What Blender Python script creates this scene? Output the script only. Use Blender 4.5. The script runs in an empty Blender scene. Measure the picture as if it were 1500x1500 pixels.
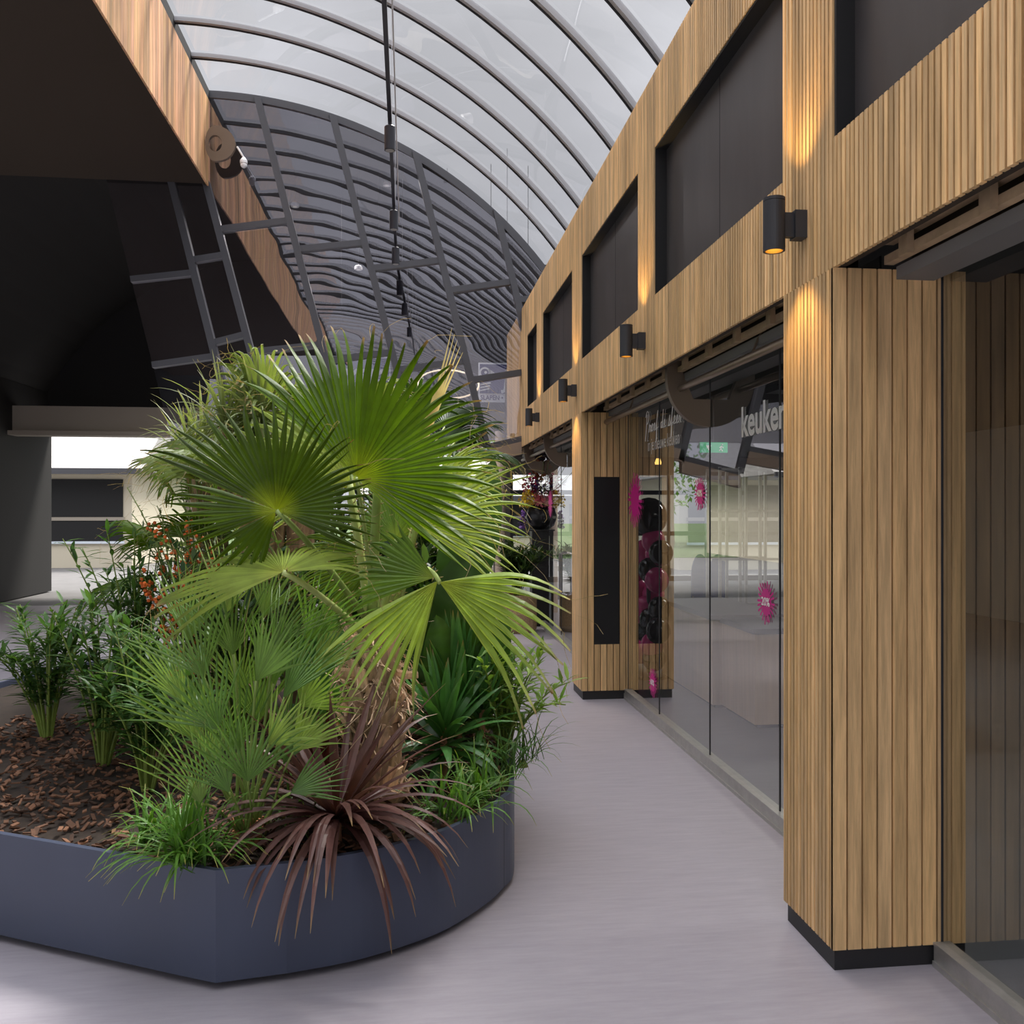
import bpy, math, random
from mathutils import Vector, Matrix, noise
random.seed(11)
scene = bpy.context.scene
COL = scene.collection
R = math.radians
PI = math.pi

# ------------------------------------------------------------------ camera
ALPHA = R(6.67)          # the corridor runs along +Y; the camera looks a little to the right of it
EYE = 1.6
F = 1300.0               # focal length in pixels of the 1500 px frame
FW = Vector((math.sin(ALPHA), math.cos(ALPHA), 0))
RT = Vector((math.cos(ALPHA), -math.sin(ALPHA), 0))
UP = Vector((0, 0, 1))
CAMP = Vector((0, 0, EYE))

def ray(px, py):
    return FW + RT * ((px - 750) / F) + UP * ((750 - py) / F)
def P(px, py, d):
    return CAMP + ray(px, py) * d
def on_z(px, py, z):
    r = ray(px, py); return CAMP + r * ((z - EYE) / r.z)
def on_x(px, py, x):
    r = ray(px, py); return CAMP + r * (x / r.x)
def on_y(px, py, y):
    r = ray(px, py); return CAMP + r * (y / r.y)

cd = bpy.data.cameras.new('camera'); cam = bpy.data.objects.new('camera', cd); COL.objects.link(cam)
cam.location = CAMP; cam.rotation_euler = (PI / 2, 0, -ALPHA)
cd.sensor_fit = 'HORIZONTAL'; cd.sensor_width = 36; cd.lens = F / 1500 * 36
cd.clip_start = 0.05; cd.clip_end = 300
scene.camera = cam
scene.view_settings.view_transform = 'Standard'
scene.view_settings.look = 'None'
scene.view_settings.gamma = 1.0
scene.view_settings.exposure = 0.0
scene.view_settings.use_curve_mapping = False

# ------------------------------------------------------------------ materials
def srgb(r, g, b):
    def f(c):
        c /= 255.0
        return c / 12.92 if c <= 0.04045 else ((c + 0.055) / 1.055) ** 2.4
    return (f(r), f(g), f(b), 1)

def base_mat(name):
    m = bpy.data.materials.new(name); m.use_nodes = True
    nt = m.node_tree; nt.nodes.clear()
    out = nt.nodes.new('ShaderNodeOutputMaterial')
    return m, nt, out

def N(nt, kind, **kw):
    n = nt.nodes.new(kind)
    for k, v in kw.items():
        if k in n.inputs: n.inputs[k].default_value = v
        else: setattr(n, k, v)
    return n

def mat(name, col, rough=0.6, metal=0.0, spec=0.5, noise_amt=0.0, noise_scale=8.0, stretch=(1, 1, 1), attr=False, bump=0.0, bump_scale=60.0, emit=None, emit_s=0):
    m, nt, out = base_mat(name)
    b = N(nt, 'ShaderNodeBsdfPrincipled'); nt.links.new(b.outputs[0], out.inputs[0])
    b.inputs['Roughness'].default_value = rough; b.inputs['Metallic'].default_value = metal
    b.inputs['Specular IOR Level'].default_value = spec
    b.inputs['Base Color'].default_value = col
    src = None
    if attr:
        a = N(nt, 'ShaderNodeAttribute', attribute_name='col')
        mx = N(nt, 'ShaderNodeMix', data_type='RGBA', blend_type='MULTIPLY'); mx.inputs[0].default_value = 1
        mx.inputs[6].default_value = col; nt.links.new(a.outputs['Color'], mx.inputs[7]); src = mx.outputs[2]
    if noise_amt or bump:
        tc = N(nt, 'ShaderNodeTexCoord'); mp = N(nt, 'ShaderNodeMapping'); mp.inputs['Scale'].default_value = stretch
        nt.links.new(tc.outputs['Object'], mp.inputs[0])
    if noise_amt:
        nz = N(nt, 'ShaderNodeTexNoise', Scale=noise_scale, Detail=5.0, Roughness=0.6); nt.links.new(mp.outputs[0], nz.inputs['Vector'])
        mr = N(nt, 'ShaderNodeMapRange'); mr.inputs[1].default_value = 0.3; mr.inputs[2].default_value = 0.7
        mr.inputs[3].default_value = 1 - noise_amt; mr.inputs[4].default_value = 1 + noise_amt
        nt.links.new(nz.outputs[0], mr.inputs[0])
        mx2 = N(nt, 'ShaderNodeMix', data_type='RGBA', blend_type='MULTIPLY'); mx2.inputs[0].default_value = 1
        if src: nt.links.new(src, mx2.inputs[6])
        else: mx2.inputs[6].default_value = col
        nt.links.new(mr.outputs[0], mx2.inputs[7]); src = mx2.outputs[2]
    if src: nt.links.new(src, b.inputs['Base Color'])
    if bump:
        nb = N(nt, 'ShaderNodeTexNoise', Scale=bump_scale, Detail=4.0); nt.links.new(mp.outputs[0], nb.inputs['Vector'])
        bp = N(nt, 'ShaderNodeBump', Strength=bump, Distance=0.02); nt.links.new(nb.outputs[0], bp.inputs['Height'])
        nt.links.new(bp.outputs[0], b.inputs['Normal'])
    if emit:
        b.inputs['Emission Color'].default_value = emit; b.inputs['Emission Strength'].default_value = emit_s
    return m

def glass_mat(name, tint, base=0.05, power=3.5, gain=0.95, rough=0.0, bump=0.0, bump_scale=1.0, refl=(1, 1, 1, 1), stretch=(1, 1, 1)):
    m, nt, out = base_mat(name)
    tr = N(nt, 'ShaderNodeBsdfTransparent'); tr.inputs[0].default_value = tint
    gl = N(nt, 'ShaderNodeBsdfGlossy'); gl.inputs['Roughness'].default_value = rough; gl.inputs[0].default_value = refl
    lw = N(nt, 'ShaderNodeLayerWeight'); lw.inputs['Blend'].default_value = 0.5
    pw = N(nt, 'ShaderNodeMath', operation='POWER'); nt.links.new(lw.outputs['Facing'], pw.inputs[0]); pw.inputs[1].default_value = power
    ma = N(nt, 'ShaderNodeMath', operation='MULTIPLY_ADD'); nt.links.new(pw.outputs[0], ma.inputs[0]); ma.inputs[1].default_value = gain; ma.inputs[2].default_value = base
    ma.use_clamp = True
    mx = N(nt, 'ShaderNodeMixShader'); nt.links.new(ma.outputs[0], mx.inputs[0]); nt.links.new(tr.outputs[0], mx.inputs[1]); nt.links.new(gl.outputs[0], mx.inputs[2])
    nt.links.new(mx.outputs[0], out.inputs[0])
    if bump:
        tc = N(nt, 'ShaderNodeTexCoord'); mp = N(nt, 'ShaderNodeMapping'); mp.inputs['Scale'].default_value = stretch
        nt.links.new(tc.outputs['Object'], mp.inputs[0])
        nz = N(nt, 'ShaderNodeTexNoise', Scale=bump_scale, Detail=1.5, Roughness=0.45); nt.links.new(mp.outputs[0], nz.inputs['Vector'])
        bp = N(nt, 'ShaderNodeBump', Strength=1.0, Distance=bump); nt.links.new(nz.outputs[0], bp.inputs['Height'])
        nt.links.new(bp.outputs[0], gl.inputs['Normal'])
    return m

def leaf_mat(name, rough=0.42, trans=0.35, gain=1.0, streak=0.15):
    m, nt, out = base_mat(name)
    a = N(nt, 'ShaderNodeAttribute', attribute_name='col')
    tc = N(nt, 'ShaderNodeTexCoord')
    nz = N(nt, 'ShaderNodeTexNoise', Scale=14.0, Detail=3.0); nt.links.new(tc.outputs['Object'], nz.inputs['Vector'])
    mr = N(nt, 'ShaderNodeMapRange'); mr.inputs[1].default_value = 0.3; mr.inputs[2].default_value = 0.7
    mr.inputs[3].default_value = gain * (1 - streak); mr.inputs[4].default_value = gain * (1 + streak); nt.links.new(nz.outputs[0], mr.inputs[0])
    mx = N(nt, 'ShaderNodeMix', data_type='RGBA', blend_type='MULTIPLY'); mx.inputs[0].default_value = 1
    nt.links.new(a.outputs['Color'], mx.inputs[6]); nt.links.new(mr.outputs[0], mx.inputs[7])
    b = N(nt, 'ShaderNodeBsdfPrincipled'); nt.links.new(mx.outputs[2], b.inputs['Base Color'])
    b.inputs['Roughness'].default_value = rough; b.inputs['Specular IOR Level'].default_value = 0.36
    t = N(nt, 'ShaderNodeBsdfTranslucent')
    mg = N(nt, 'ShaderNodeMix', data_type='RGBA', blend_type='MULTIPLY'); mg.inputs[0].default_value = 1
    nt.links.new(mx.outputs[2], mg.inputs[6]); mg.inputs[7].default_value = (1.5, 1.45, 0.6, 1)
    nt.links.new(mg.outputs[2], t.inputs[0])
    ms = N(nt, 'ShaderNodeMixShader'); ms.inputs[0].default_value = trans
    nt.links.new(b.outputs[0], ms.inputs[1]); nt.links.new(t.outputs[0], ms.inputs[2]); nt.links.new(ms.outputs[0], out.inputs[0])
    return m

M = {}
M['wood'] = mat('cladding_wood', (0.68, 0.44, 0.205, 1), 0.55, attr=True, noise_amt=0.28, noise_scale=3.0, stretch=(14, 14, 0.9), bump=0.15, bump_scale=12)
M['wood_left'] = mat('reddish_wood', (0.62, 0.36, 0.19, 1), 0.5, attr=True, noise_amt=0.3, noise_scale=2.5, stretch=(10, 10, 0.7))
M['timber'] = mat('rough_timber', (0.42, 0.30, 0.18, 1), 0.8, noise_amt=0.3, noise_scale=6)
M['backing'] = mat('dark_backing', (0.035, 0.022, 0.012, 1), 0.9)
M['black'] = mat('black_board', (0.006, 0.006, 0.007, 1), 0.7)
M['panel'] = mat('dark_infill', (0.050, 0.046, 0.046, 1), 0.36, noise_amt=0.2, noise_scale=3, stretch=(1, 2, 0.5))
M['plinth'] = mat('plinth_charcoal', (0.018, 0.018, 0.02, 1), 0.5)
M['lamp'] = mat('lamp_charcoal', (0.030, 0.031, 0.036, 1), 0.45)
M['lampglow'] = mat('lamp_warm', (0.8, 0.5, 0.15, 1), 0.5, emit=(1.0, 0.60, 0.14, 1), emit_s=2.2)
M['lampref'] = mat('lamp_reflector', (0.7, 0.5, 0.2, 1), 0.3, metal=0.7)
M['alu'] = mat('brushed_aluminium', (0.46, 0.45, 0.43, 1), 0.35, metal=0.6, noise_amt=0.1, noise_scale=20)
M['tube'] = mat('bronze_tube', (0.26, 0.20, 0.15, 1), 0.35, metal=0.6)
M['taupe'] = mat('taupe_steel', (0.17, 0.125, 0.088, 1), 0.5)
M['beam'] = mat('taupe_beam', (0.30, 0.22, 0.155, 1), 0.6)
M['soffit'] = mat('grey_soffit', (0.16, 0.155, 0.15, 1), 0.6)
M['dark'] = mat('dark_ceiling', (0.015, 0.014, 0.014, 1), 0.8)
M['mull'] = mat('mullion_grey', (0.075, 0.075, 0.085, 1), 0.4)
M['rib'] = mat('rib_grey', (0.37, 0.365, 0.38, 1), 0.45)
M['gasket'] = mat('rib_gasket', (0.02, 0.02, 0.024, 1), 0.6)
M['planter'] = mat('planter_blue_grey', (0.050, 0.061, 0.100, 1), 0.42, noise_amt=0.05, noise_scale=3)
M['soil'] = mat('soil', (0.022, 0.013, 0.008, 1), 0.95, noise_amt=0.4, noise_scale=20)
M['chip'] = mat('bark_chip', (0.14, 0.065, 0.035, 1), 0.9, attr=True, noise_amt=0.3, noise_scale=20)
M['leaf'] = leaf_mat('leaf_fan')
M['leafglossy'] = leaf_mat('leaf_glossy', rough=0.35, trans=0.15)
M['leafred'] = leaf_mat('leaf_red', rough=0.45, trans=0.12)
M['stem'] = mat('stem_green', (0.26, 0.33, 0.09, 1), 0.5, attr=True, noise_amt=0.15, noise_scale=15)
M['trunk'] = mat('palm_trunk', (0.50, 0.36, 0.25, 1), 0.9, attr=True, noise_amt=0.4, noise_scale=10, stretch=(4, 4, 1))
M['white'] = mat('white_vinyl', (0.90, 0.90, 0.90, 1), 0.5)
M['script'] = mat('pale_vinyl', (0.85, 0.82, 0.78, 1), 0.5)
M['magenta'] = mat('magenta_vinyl', (0.62, 0.008, 0.25, 1), 0.5)
M['oak'] = mat('oak_front', (0.52, 0.36, 0.21, 1), 0.5, noise_amt=0.1, noise_scale=3, stretch=(8, 8, 0.6))
M['stone'] = mat('dark_worktop', (0.05, 0.055, 0.065, 1), 0.3)
M['shopfloor'] = mat('grey_tile', (0.12, 0.125, 0.135, 1), 0.35, noise_amt=0.1, noise_scale=2)
M['shopwall'] = mat('shop_wall', (0.22, 0.20, 0.18, 1), 0.8)
M['green_sign'] = mat('exit_green', (0.0, 0.25, 0.10, 1), 0.5, emit=(0.0, 0.5, 0.2, 1), emit_s=0.35)
M['wine'] = mat('balloon_wine', (0.55, 0.04, 0.20, 1), 0.15)
M['blackballoon'] = mat('balloon_black', (0.008, 0.008, 0.009, 1), 0.12)
M['cork'] = mat('cork_pot', (0.34, 0.23, 0.13, 1), 0.85, noise_amt=0.35, noise_scale=60)
M['blackpot'] = mat('black_vase', (0.012, 0.012, 0.014, 1), 0.3)
M['flower'] = mat('petals', (1, 1, 1, 1), 0.6, attr=True)
M['concrete'] = mat('column_taupe', (0.55, 0.45, 0.37, 1), 0.7, noise_amt=0.08, noise_scale=6)
M['lightwall'] = mat('pale_render', (0.62, 0.56, 0.44, 1), 0.8)
M['rooftile'] = mat('pale_roof', (0.42, 0.405, 0.40, 1), 0.7, noise_amt=0.12, noise_scale=2, stretch=(1, 1, 10))
M['band'] = mat('beige_band', (0.34, 0.30, 0.25, 1), 0.7)
M['sign_blue'] = mat('sign_blue', (0.02, 0.022, 0.16, 1), 0.4)
M['sign_white'] = mat('sign_white', (0.66, 0.72, 0.80, 1), 0.5)
M['spot'] = mat('spot_black', (0.02, 0.02, 0.028, 1), 0.35)
M['wire'] = mat('wire_white', (0.5, 0.5, 0.52, 1), 0.4)
M['downlight'] = mat('downlight', (0.8, 0.78, 0.75, 1), 0.5, emit=(1, 0.93, 0.85, 1), emit_s=0.5)
M['ring'] = mat('ring_glow', (0.9, 0.8, 0.6, 1), 0.5, emit=(1, 0.82, 0.55, 1), emit_s=1.0)
M['grass'] = mat('lawn', (0.06, 0.10, 0.03, 1), 0.9, noise_amt=0.3, noise_scale=4)
M['paving'] = mat('paving', (0.13, 0.125, 0.125, 1), 0.8, noise_amt=0.12, noise_scale=3)
M['steel'] = mat('steel_handle', (0.6, 0.6, 0.6, 1), 0.2, metal=1.0)
M['blueboard'] = mat('blue_board', (0.03, 0.08, 0.36, 1), 0.4)
M['glass_shop'] = glass_mat('shop_glass', (0.86, 0.89, 0.90, 1), base=0.05, power=2.7, gain=0.95)
M['glass_roof'] = glass_mat('roof_glass', (0.88, 0.89, 0.92, 1), base=0.06, power=4.0, gain=0.85, bump=0.012, bump_scale=0.7)
M['glass_end'] = glass_mat('end_glass', (0.62, 0.62, 0.68, 1), base=0.28, power=4.0, gain=0.6, bump=0.006, bump_scale=0.85, refl=(0.9, 0.88, 0.97, 1), stretch=(1.0, 1, 1.6))

def floor_mat():
    m, nt, out = base_mat('linoleum')
    b = N(nt, 'ShaderNodeBsdfPrincipled'); nt.links.new(b.outputs[0], out.inputs[0])
    tc = N(nt, 'ShaderNodeTexCoord'); mp = N(nt, 'ShaderNodeMapping'); mp.inputs['Scale'].default_value = (1.2, 9, 1)
    nt.links.new(tc.outputs['Object'], mp.inputs[0])
    nz = N(nt, 'ShaderNodeTexNoise', Scale=4.0, Detail=8.0, Roughness=0.7); nt.links.new(mp.outputs[0], nz.inputs['Vector'])
    cr = N(nt, 'ShaderNodeValToRGB'); nt.links.new(nz.outputs[0], cr.inputs[0])
    cr.color_ramp.elements[0].position = 0.25; cr.color_ramp.elements[0].color = (0.315, 0.292, 0.330, 1)
    cr.color_ramp.elements[1].position = 0.75; cr.color_ramp.elements[1].color = (0.395, 0.368, 0.408, 1)
    nt.links.new(cr.outputs[0], b.inputs['Base Color'])
    b.inputs['Roughness'].default_value = 0.38; b.inputs['Specular IOR Level'].default_value = 0.4
    return m
M['floor'] = floor_mat()

# ------------------------------------------------------------------ mesh builder
class MB:
    def __init__(s): s.v = []; s.f = []; s.c = []; s.cur = (1, 1, 1)
    def vert(s, p, c=None):
        s.v.append(Vector(p)); s.c.append(c or s.cur); return len(s.v) - 1
    def box(s, a, b, c=None):
        x0, y0, z0 = a; x1, y1, z1 = b
        i = [s.vert(p, c) for p in ((x0, y0, z0), (x1, y0, z0), (x1, y1, z0), (x0, y1, z0), (x0, y0, z1), (x1, y0, z1), (x1, y1, z1), (x0, y1, z1))]
        for q in ((0, 3, 2, 1), (4, 5, 6, 7), (0, 1, 5, 4), (1, 2, 6, 5), (2, 3, 7, 6), (3, 0, 4, 7)): s.f.append([i[k] for k in q])
    def quad(s, *ps, c=None): s.f.append([s.vert(p, c) for p in ps])
    def prism(s, poly, d, c=None):
        """poly: list of 3D points, extruded by vector d"""
        d = Vector(d); n = len(poly)
        a = [s.vert(p, c) for p in poly]; b = [s.vert(Vector(p) + d, c) for p in poly]
        s.f.append(a[::-1]); s.f.append(b)
        for i in range(n): s.f.append([a[i], a[(i + 1) % n], b[(i + 1) % n], b[i]])
    def tube(s, pts, rad, n=8, c=None, cap=True, flat=1.0):
        pts = [Vector(p) for p in pts]
        if not isinstance(rad, (list, tuple)): rad = [rad] * len(pts)
        rings = []; ref = None
        for i, p in enumerate(pts):
            t = (pts[min(i + 1, len(pts) - 1)] - pts[max(i - 1, 0)]).normalized()
            if ref is None: ref = Vector((0, 0, 1)) if abs(t.z) < 0.9 else Vector((1, 0, 0))
            a = (ref - t * ref.dot(t)).normalized(); b = t.cross(a); ref = a
            cc = c[i] if isinstance(c, list) else c
            rings.append([s.vert(p + (a * math.cos(k * 2 * PI / n) + b * math.sin(k * 2 * PI / n) * flat) * rad[i], cc) for k in range(n)])
        for i in range(len(pts) - 1):
            for k in range(n): s.f.append([rings[i][k], rings[i][(k + 1) % n], rings[i + 1][(k + 1) % n], rings[i + 1][k]])
        if cap: s.f.append(rings[0][::-1]); s.f.append(rings[-1])
    def lathe(s, base, prof, n=24, c=None, cap=True):
        base = Vector(base); rings = []
        for r, z in prof:
            rings.append([s.vert(base + Vector((r * math.cos(k * 2 * PI / n), r * math.sin(k * 2 * PI / n), z)), c) for k in range(n)])
        for i in range(len(prof) - 1):
            for k in range(n): s.f.append([rings[i][k], rings[i][(k + 1) % n], rings[i + 1][(k + 1) % n], rings[i + 1][k]])
        if cap: s.f.append(rings[0][::-1]); s.f.append(rings[-1])
    def ball(s, ctr, r, n=14, c=None, sz=1.0):
        m = n // 2
        s.lathe(Vector(ctr), [(max(1e-4, r * math.sin(PI * i / m)), -r * sz * math.cos(PI * i / m)) for i in range(m + 1)], n, c)
    def build(s, name, m, parent=None, smooth=False, base=None):
        if not s.v: s.vert((0, 0, 0))
        if parent is None:
            if base is None:
                xs = [p.x for p in s.v]; ys = [p.y for p in s.v]; zs = [p.z for p in s.v]
                base = Vector(((min(xs) + max(xs)) / 2, (min(ys) + max(ys)) / 2, min(zs)))
            org = Vector(base)
        else: org = Vector(parent['_o'])
        me = bpy.data.meshes.new(name)
        me.from_pydata([(p - org)[:] for p in s.v], [], s.f); me.update()
        at = me.color_attributes.new('col', 'FLOAT_COLOR', 'POINT')
        fl = []
        for c in s.c: fl += [c[0], c[1], c[2], 1.0]
        at.data.foreach_set('color', fl)
        if smooth: me.polygons.foreach_set('use_smooth', [True] * len(me.polygons))
        me.materials.append(m if not isinstance(m, str) else M[m])
        o = bpy.data.objects.new(name, me); COL.objects.link(o)
        o['_o'] = org[:]
        if parent is None: o.location = org
        else: o.parent = parent
        return o

def tag(o, label=None, cat=None, group=None, kind=None):
    if label: o['label'] = label
    if cat: o['category'] = cat
    if group: o['group'] = group
    if kind: o['kind'] = kind
    return o
def thing(name, loc, label, cat, group=None, kind=None):
    o = bpy.data.objects.new(name, None); COL.objects.link(o); o.location = loc; o['_o'] = Vector(loc)[:]
    o.empty_display_size = 0.1
    return tag(o, label, cat, group, kind)
def part(o, label): o['label'] = label; return o
ORD = ['first', 'second', 'third', 'fourth', 'fifth', 'sixth', 'seventh', 'eighth', 'ninth', 'tenth', 'eleventh', 'twelfth', 'thirteenth', 'fourteenth', 'fifteenth']
def struct(o, label=None, cat=None): return tag(o, label, cat, kind='structure')

def text_mb(txt, size, xscale=1.0, bold=0.0, shear=0.0):
    cu = bpy.data.curves.new('t', 'FONT'); cu.body = txt; cu.size = size; cu.shear = shear; cu.offset = bold; cu.resolution_u = 4
    ob = bpy.data.objects.new('t', cu); COL.objects.link(ob)
    dg = bpy.context.evaluated_depsgraph_get(); ev = ob.evaluated_get(dg); me = ev.to_mesh()
    vs = [(v.co.x * xscale, v.co.y) for v in me.vertices]; fs = [list(p.vertices) for p in me.polygons]
    ev.to_mesh_clear(); bpy.data.objects.remove(ob); bpy.data.curves.remove(cu)
    return vs, fs
def text_on(mb, txt, org, ex, ez, size, width=None, xscale=1.0, bold=0.0, shear=0.0, center=False):
    vs, fs = text_mb(txt, size, xscale, bold, shear)
    x0 = min(v[0] for v in vs); x1 = max(v[0] for v in vs)
    k = 1.0 if width is None else width / (x1 - x0)
    off = len(mb.v)
    for x, y in vs:
        xx = (x - x0) * k - ((x1 - x0) * k / 2 if center else 0)
        mb.vert(Vector(org) + Vector(ex) * xx + Vector(ez) * y)
    for f in fs: mb.f.append([i + off for i in f])

# ------------------------------------------------------------------ key planes
WX = 1.466          # face of the wooden shopfront
GX = 1.87           # shop glass
HB, HT = 2.45, 4.24 # fascia bottom / top
WB, WT = 2.90, 3.785
YE = 11.5           # glazed end wall
LX = -2.475         # left fascia
VC = (-2.46, 1.48); VR = 5.40
def wy(px, x=WX): return on_x(px, 750, x).y
piers = [(-1.55, -1.13), (wy(1220), wy(1148)), (wy(934) - 0.0, wy(934)), (wy(852), wy(838))]
pier_y = [(-3.75, -3.33), (-1.55, -1.13), (0.69, 1.10), (wy(1220), wy(1148)), (wy(958), wy(934)), (wy(852), wy(838)), (wy(795), wy(786)), (wy(772), 13.6)]
ground_piers = [1, 3, 5]
PITCH = 0.030

# ------------------------------------------------------------------ floor, ground
f = MB(); f.box((-9, -8, -0.1), (GX + 0.02, 16.0, 0)); struct(f.build('floor', 'floor'), 'purplish grey linoleum floor of the arcade', 'floor')
f = MB(); f.box((GX + 0.02, -6, -0.1), (9, 20.2, 0)); struct(f.build('floor_shop', 'shopfloor'), 'dark grey tiled floor inside the shop', 'floor')
f = MB(); f.box((-60, 16.0, -0.12), (GX + 0.02, 30.5, -0.02)); f.box((GX + 0.02, 20.2, -0.12), (60, 30.5, -0.02)); f.box((9, -30, -0.12), (60, 20.2, -0.02)); f.box((-60, -30, -0.12), (-9, 16.0, -0.02)); struct(f.build('ground', 'paving'), 'pale paving outdoors beyond the arcade', 'ground')
f = MB(); f.box((-60, 30.5, -0.12), (60, 120, -0.01)); struct(f.build('lawn', 'grass'), 'green lawn outdoors beyond the paving', 'lawn')

# ------------------------------------------------------------------ right wooden facade
wrng = random.Random(5)
def wood_tone(rng=wrng):
    k = rng.gauss(1.0, 0.13); w = rng.uniform(-0.06, 0.06)
    return (k * (1 + w * 0.4), k, k * (1 - w))
def front_battens(mb, y0, y1, zlist_fn, x=WX, pitch=PITCH, face=0.0205, depth=0.016):
    n = int(round((y1 - y0) / pitch)); p = (y1 - y0) / n; zone = 1.0
    for i in range(n):
        a = y0 + i * p; b = a + p * face / PITCH
        if i % 9 == 0: zone = wrng.uniform(0.86, 1.12)
        t = wood_tone(); t = tuple(c * zone for c in t)
        for z0, z1 in zlist_fn((a + b) / 2):
            mb.box((x, a, z0), (x + depth, b, z1), t)
YF0, YF1 = -3.75, 13.2
def fascia_rows(y):
    for a, b in pier_y:
        if a - 0.001 <= y <= b + 0.001: return [(HB, HT)]
    return [(HB, WB), (WT, HT)]
fm = MB(); front_battens(fm, YF0, YF1, fascia_rows)
wall = fm.build('wall_right', 'wood'); struct(wall, 'slatted wooden fascia above the shop windows on the right', 'wall')
bk = MB()
bk.box((WX + 0.0155, YF0, HB + 0.005), (WX + 0.05, YF1, WB))
bk.box((WX + 0.0155, YF0, WT), (WX + 0.05, YF1, HT - 0.005))
for a, b in pier_y: bk.box((WX + 0.0155, a, WB), (WX + 0.05, b, WT))
bk.build('batten_backing', 'backing', wall)
# roof slab and inner faces of the shop
sl = MB(); sl.box((WX + 0.05, YF0, HT - 0.12), (9, YF1, HT - 0.02)); struct(sl.build('ceiling_shop_roof', 'dark'), 'flat roof slab behind the wooden parapet', 'roof')
# dark infill windows
pw = [(pier_y[i][1], pier_y[i + 1][0]) for i in range(len(pier_y) - 1)]
for i, (a, b) in enumerate(pw):
    w = MB(); w.box((WX + 0.075, a - 0.02, WB - 0.03), (WX + 0.10, b + 0.02, WT + 0.03))
    o = w.build('window_%d' % (i + 1), 'panel'); struct(o, '%s dark infill panel in the wooden fascia counted from the glazed end wall' % ORD[len(pw) - 1 - i], 'window')
    fr = MB(); t = 0.012
    fr.box((WX + 0.006, a, WT - t), (WX + 0.09, b, WT)); fr.box((WX + 0.006, b - t, WB), (WX + 0.09, b, WT)); fr.box((WX + 0.012, a, WB), (WX + 0.09, a + t, WT))
    fr.box((WX + 0.014, a, WB - 0.002), (WX + 0.09, b, WB + 0.004))
    fr.build('window_reveal', 'black', o)
    s = MB(); m_ = a + (b - a) * 0.5; s.box((WX + 0.0745, m_, WB), (WX + 0.0755, m_ + 0.006, WT)); s.build('panel_joint', 'black', o)

# pillars
def pillar(y0, y1, label, black_panel):
    t = thing('wooden_pillar', (WX + 0.24, (y0 + y1) / 2, 0), label, 'pillar')
    x1 = WX + 0.50
    c = MB()
    c.box((WX + 0.0155, y0 + 0.012, 0.085), (x1, y1 - 0.01, HB - 0.001), (0.10, 0.08, 0.07))
    front_battens(c, y0, y1, lambda y: [(0.075, HB)])
    # front and back faces: wider boards
    n = 9; w = (x1 - WX) / n
    for i in range(n):
        a = WX + i * w; b = a + w * 0.88
        zs = [(0.075, HB)]
        if black_panel and 2 <= i <= 5: zs = [(0.075, 0.47), (1.90, HB)]
        tn = wood_tone()
        for z0, z1 in zs: c.box((a, y0 - 0.001, z0), (b, y0 + 0.012, z1), tn)
        c.box((a, y1 - 0.012, 0.075), (b, y1 + 0.001, HB), tn)
    c.build('slat_cladding', 'wood', t)
    pb = MB(); pb.box((WX + 0.012, y0 + 0.012, 0), (x1, y1 - 0.012, 0.08)); part(pb.build('plinth', 'plinth', t), 'charcoal plinth')
    if black_panel:
        q = MB(); q.box((WX + 2 * w, y0 + 0.002, 0.47), (WX + 5.9 * w, y0 + 0.013, 1.90)); part(q.build('display_panel', 'black', t), 'tall black panel set into the boards')
        b_ = MB(); b_.tube([(WX + 0.37, y0 - 0.003, 0.0), (WX + 0.37, y0 - 0.003, 0.05)], 0.004, 6); b_.build('floor_bolt', 'alu', t)
    return t
pillar(*pier_y[3], 'nearest slatted wooden pillar at the right edge beside the shop glass', False)
pillar(*pier_y[5], 'farther slatted wooden pillar with tall black panel beyond the shop glass', True)

# wall lamps
lamp_spots = []
def wall_lamp(y, z, label):
    t = thing('wall_lamp', (WX, y, z), label, 'wall lamp', 'cylinder wall lamps on the wooden facade')
    cx = WX - 0.118; r = 0.040; h = 0.098
    b = MB(); b.lathe((cx, y, z), [(r, -h), (r, h * 0.86), (r - 0.002, h * 0.865), (r - 0.002, h * 0.875), (r, h * 0.88), (r, h), (r - 0.008, h), (r - 0.008, h - 0.03)], 28, cap=False)
    b.lathe((cx, y, z), [(r - 0.008, -h + 0.03), (r - 0.008, -h), (r, -h)], 28, cap=False)
    b.lathe((cx, y, z), [(r + 0.0008, -h * 0.88), (r + 0.0008, -h * 0.86)], 28, cap=False)
    b.build('lamp_body', 'lamp', t, smooth=False)
    for sgn in (-1, 1):
        g = MB(); g.lathe((cx, y, z + sgn * (h - 0.022)), [(0.001, 0), (r - 0.009, 0.0)], 20, cap=False)
        g.build('lamp_glass', 'lampglow', t)
        rf = MB(); rf.lathe((cx, y, z + sgn * (h - 0.012)), [(r - 0.0085, -0.011), (r - 0.0085, 0.0115)], 20, cap=False); rf.build('reflector', 'lampref', t)
        sp = bpy.data.lights.new('lamp_beam', 'SPOT'); sp.energy = 15; sp.color = (1.0, 0.64, 0.24); sp.spot_size = R(92); sp.spot_blend = 0.85; sp.shadow_soft_size = 0.012
        so = bpy.data.objects.new('lamp_beam', sp); COL.objects.link(so); so.parent = t
        so.location = (cx - WX, 0, sgn * (h + 0.004)); so.rotation_euler = (0 if sgn < 0 else PI, 0, 0)
    k = MB(); k.box((cx + r - 0.003, y - 0.012, z - 0.045), (WX - 0.045, y + 0.012, z + 0.045))
    k.box((WX - 0.046, y - 0.026, z - 0.05), (WX - 0.0005, y + 0.026, z + 0.052)); k.build('wall_bracket', 'lamp', t)
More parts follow.
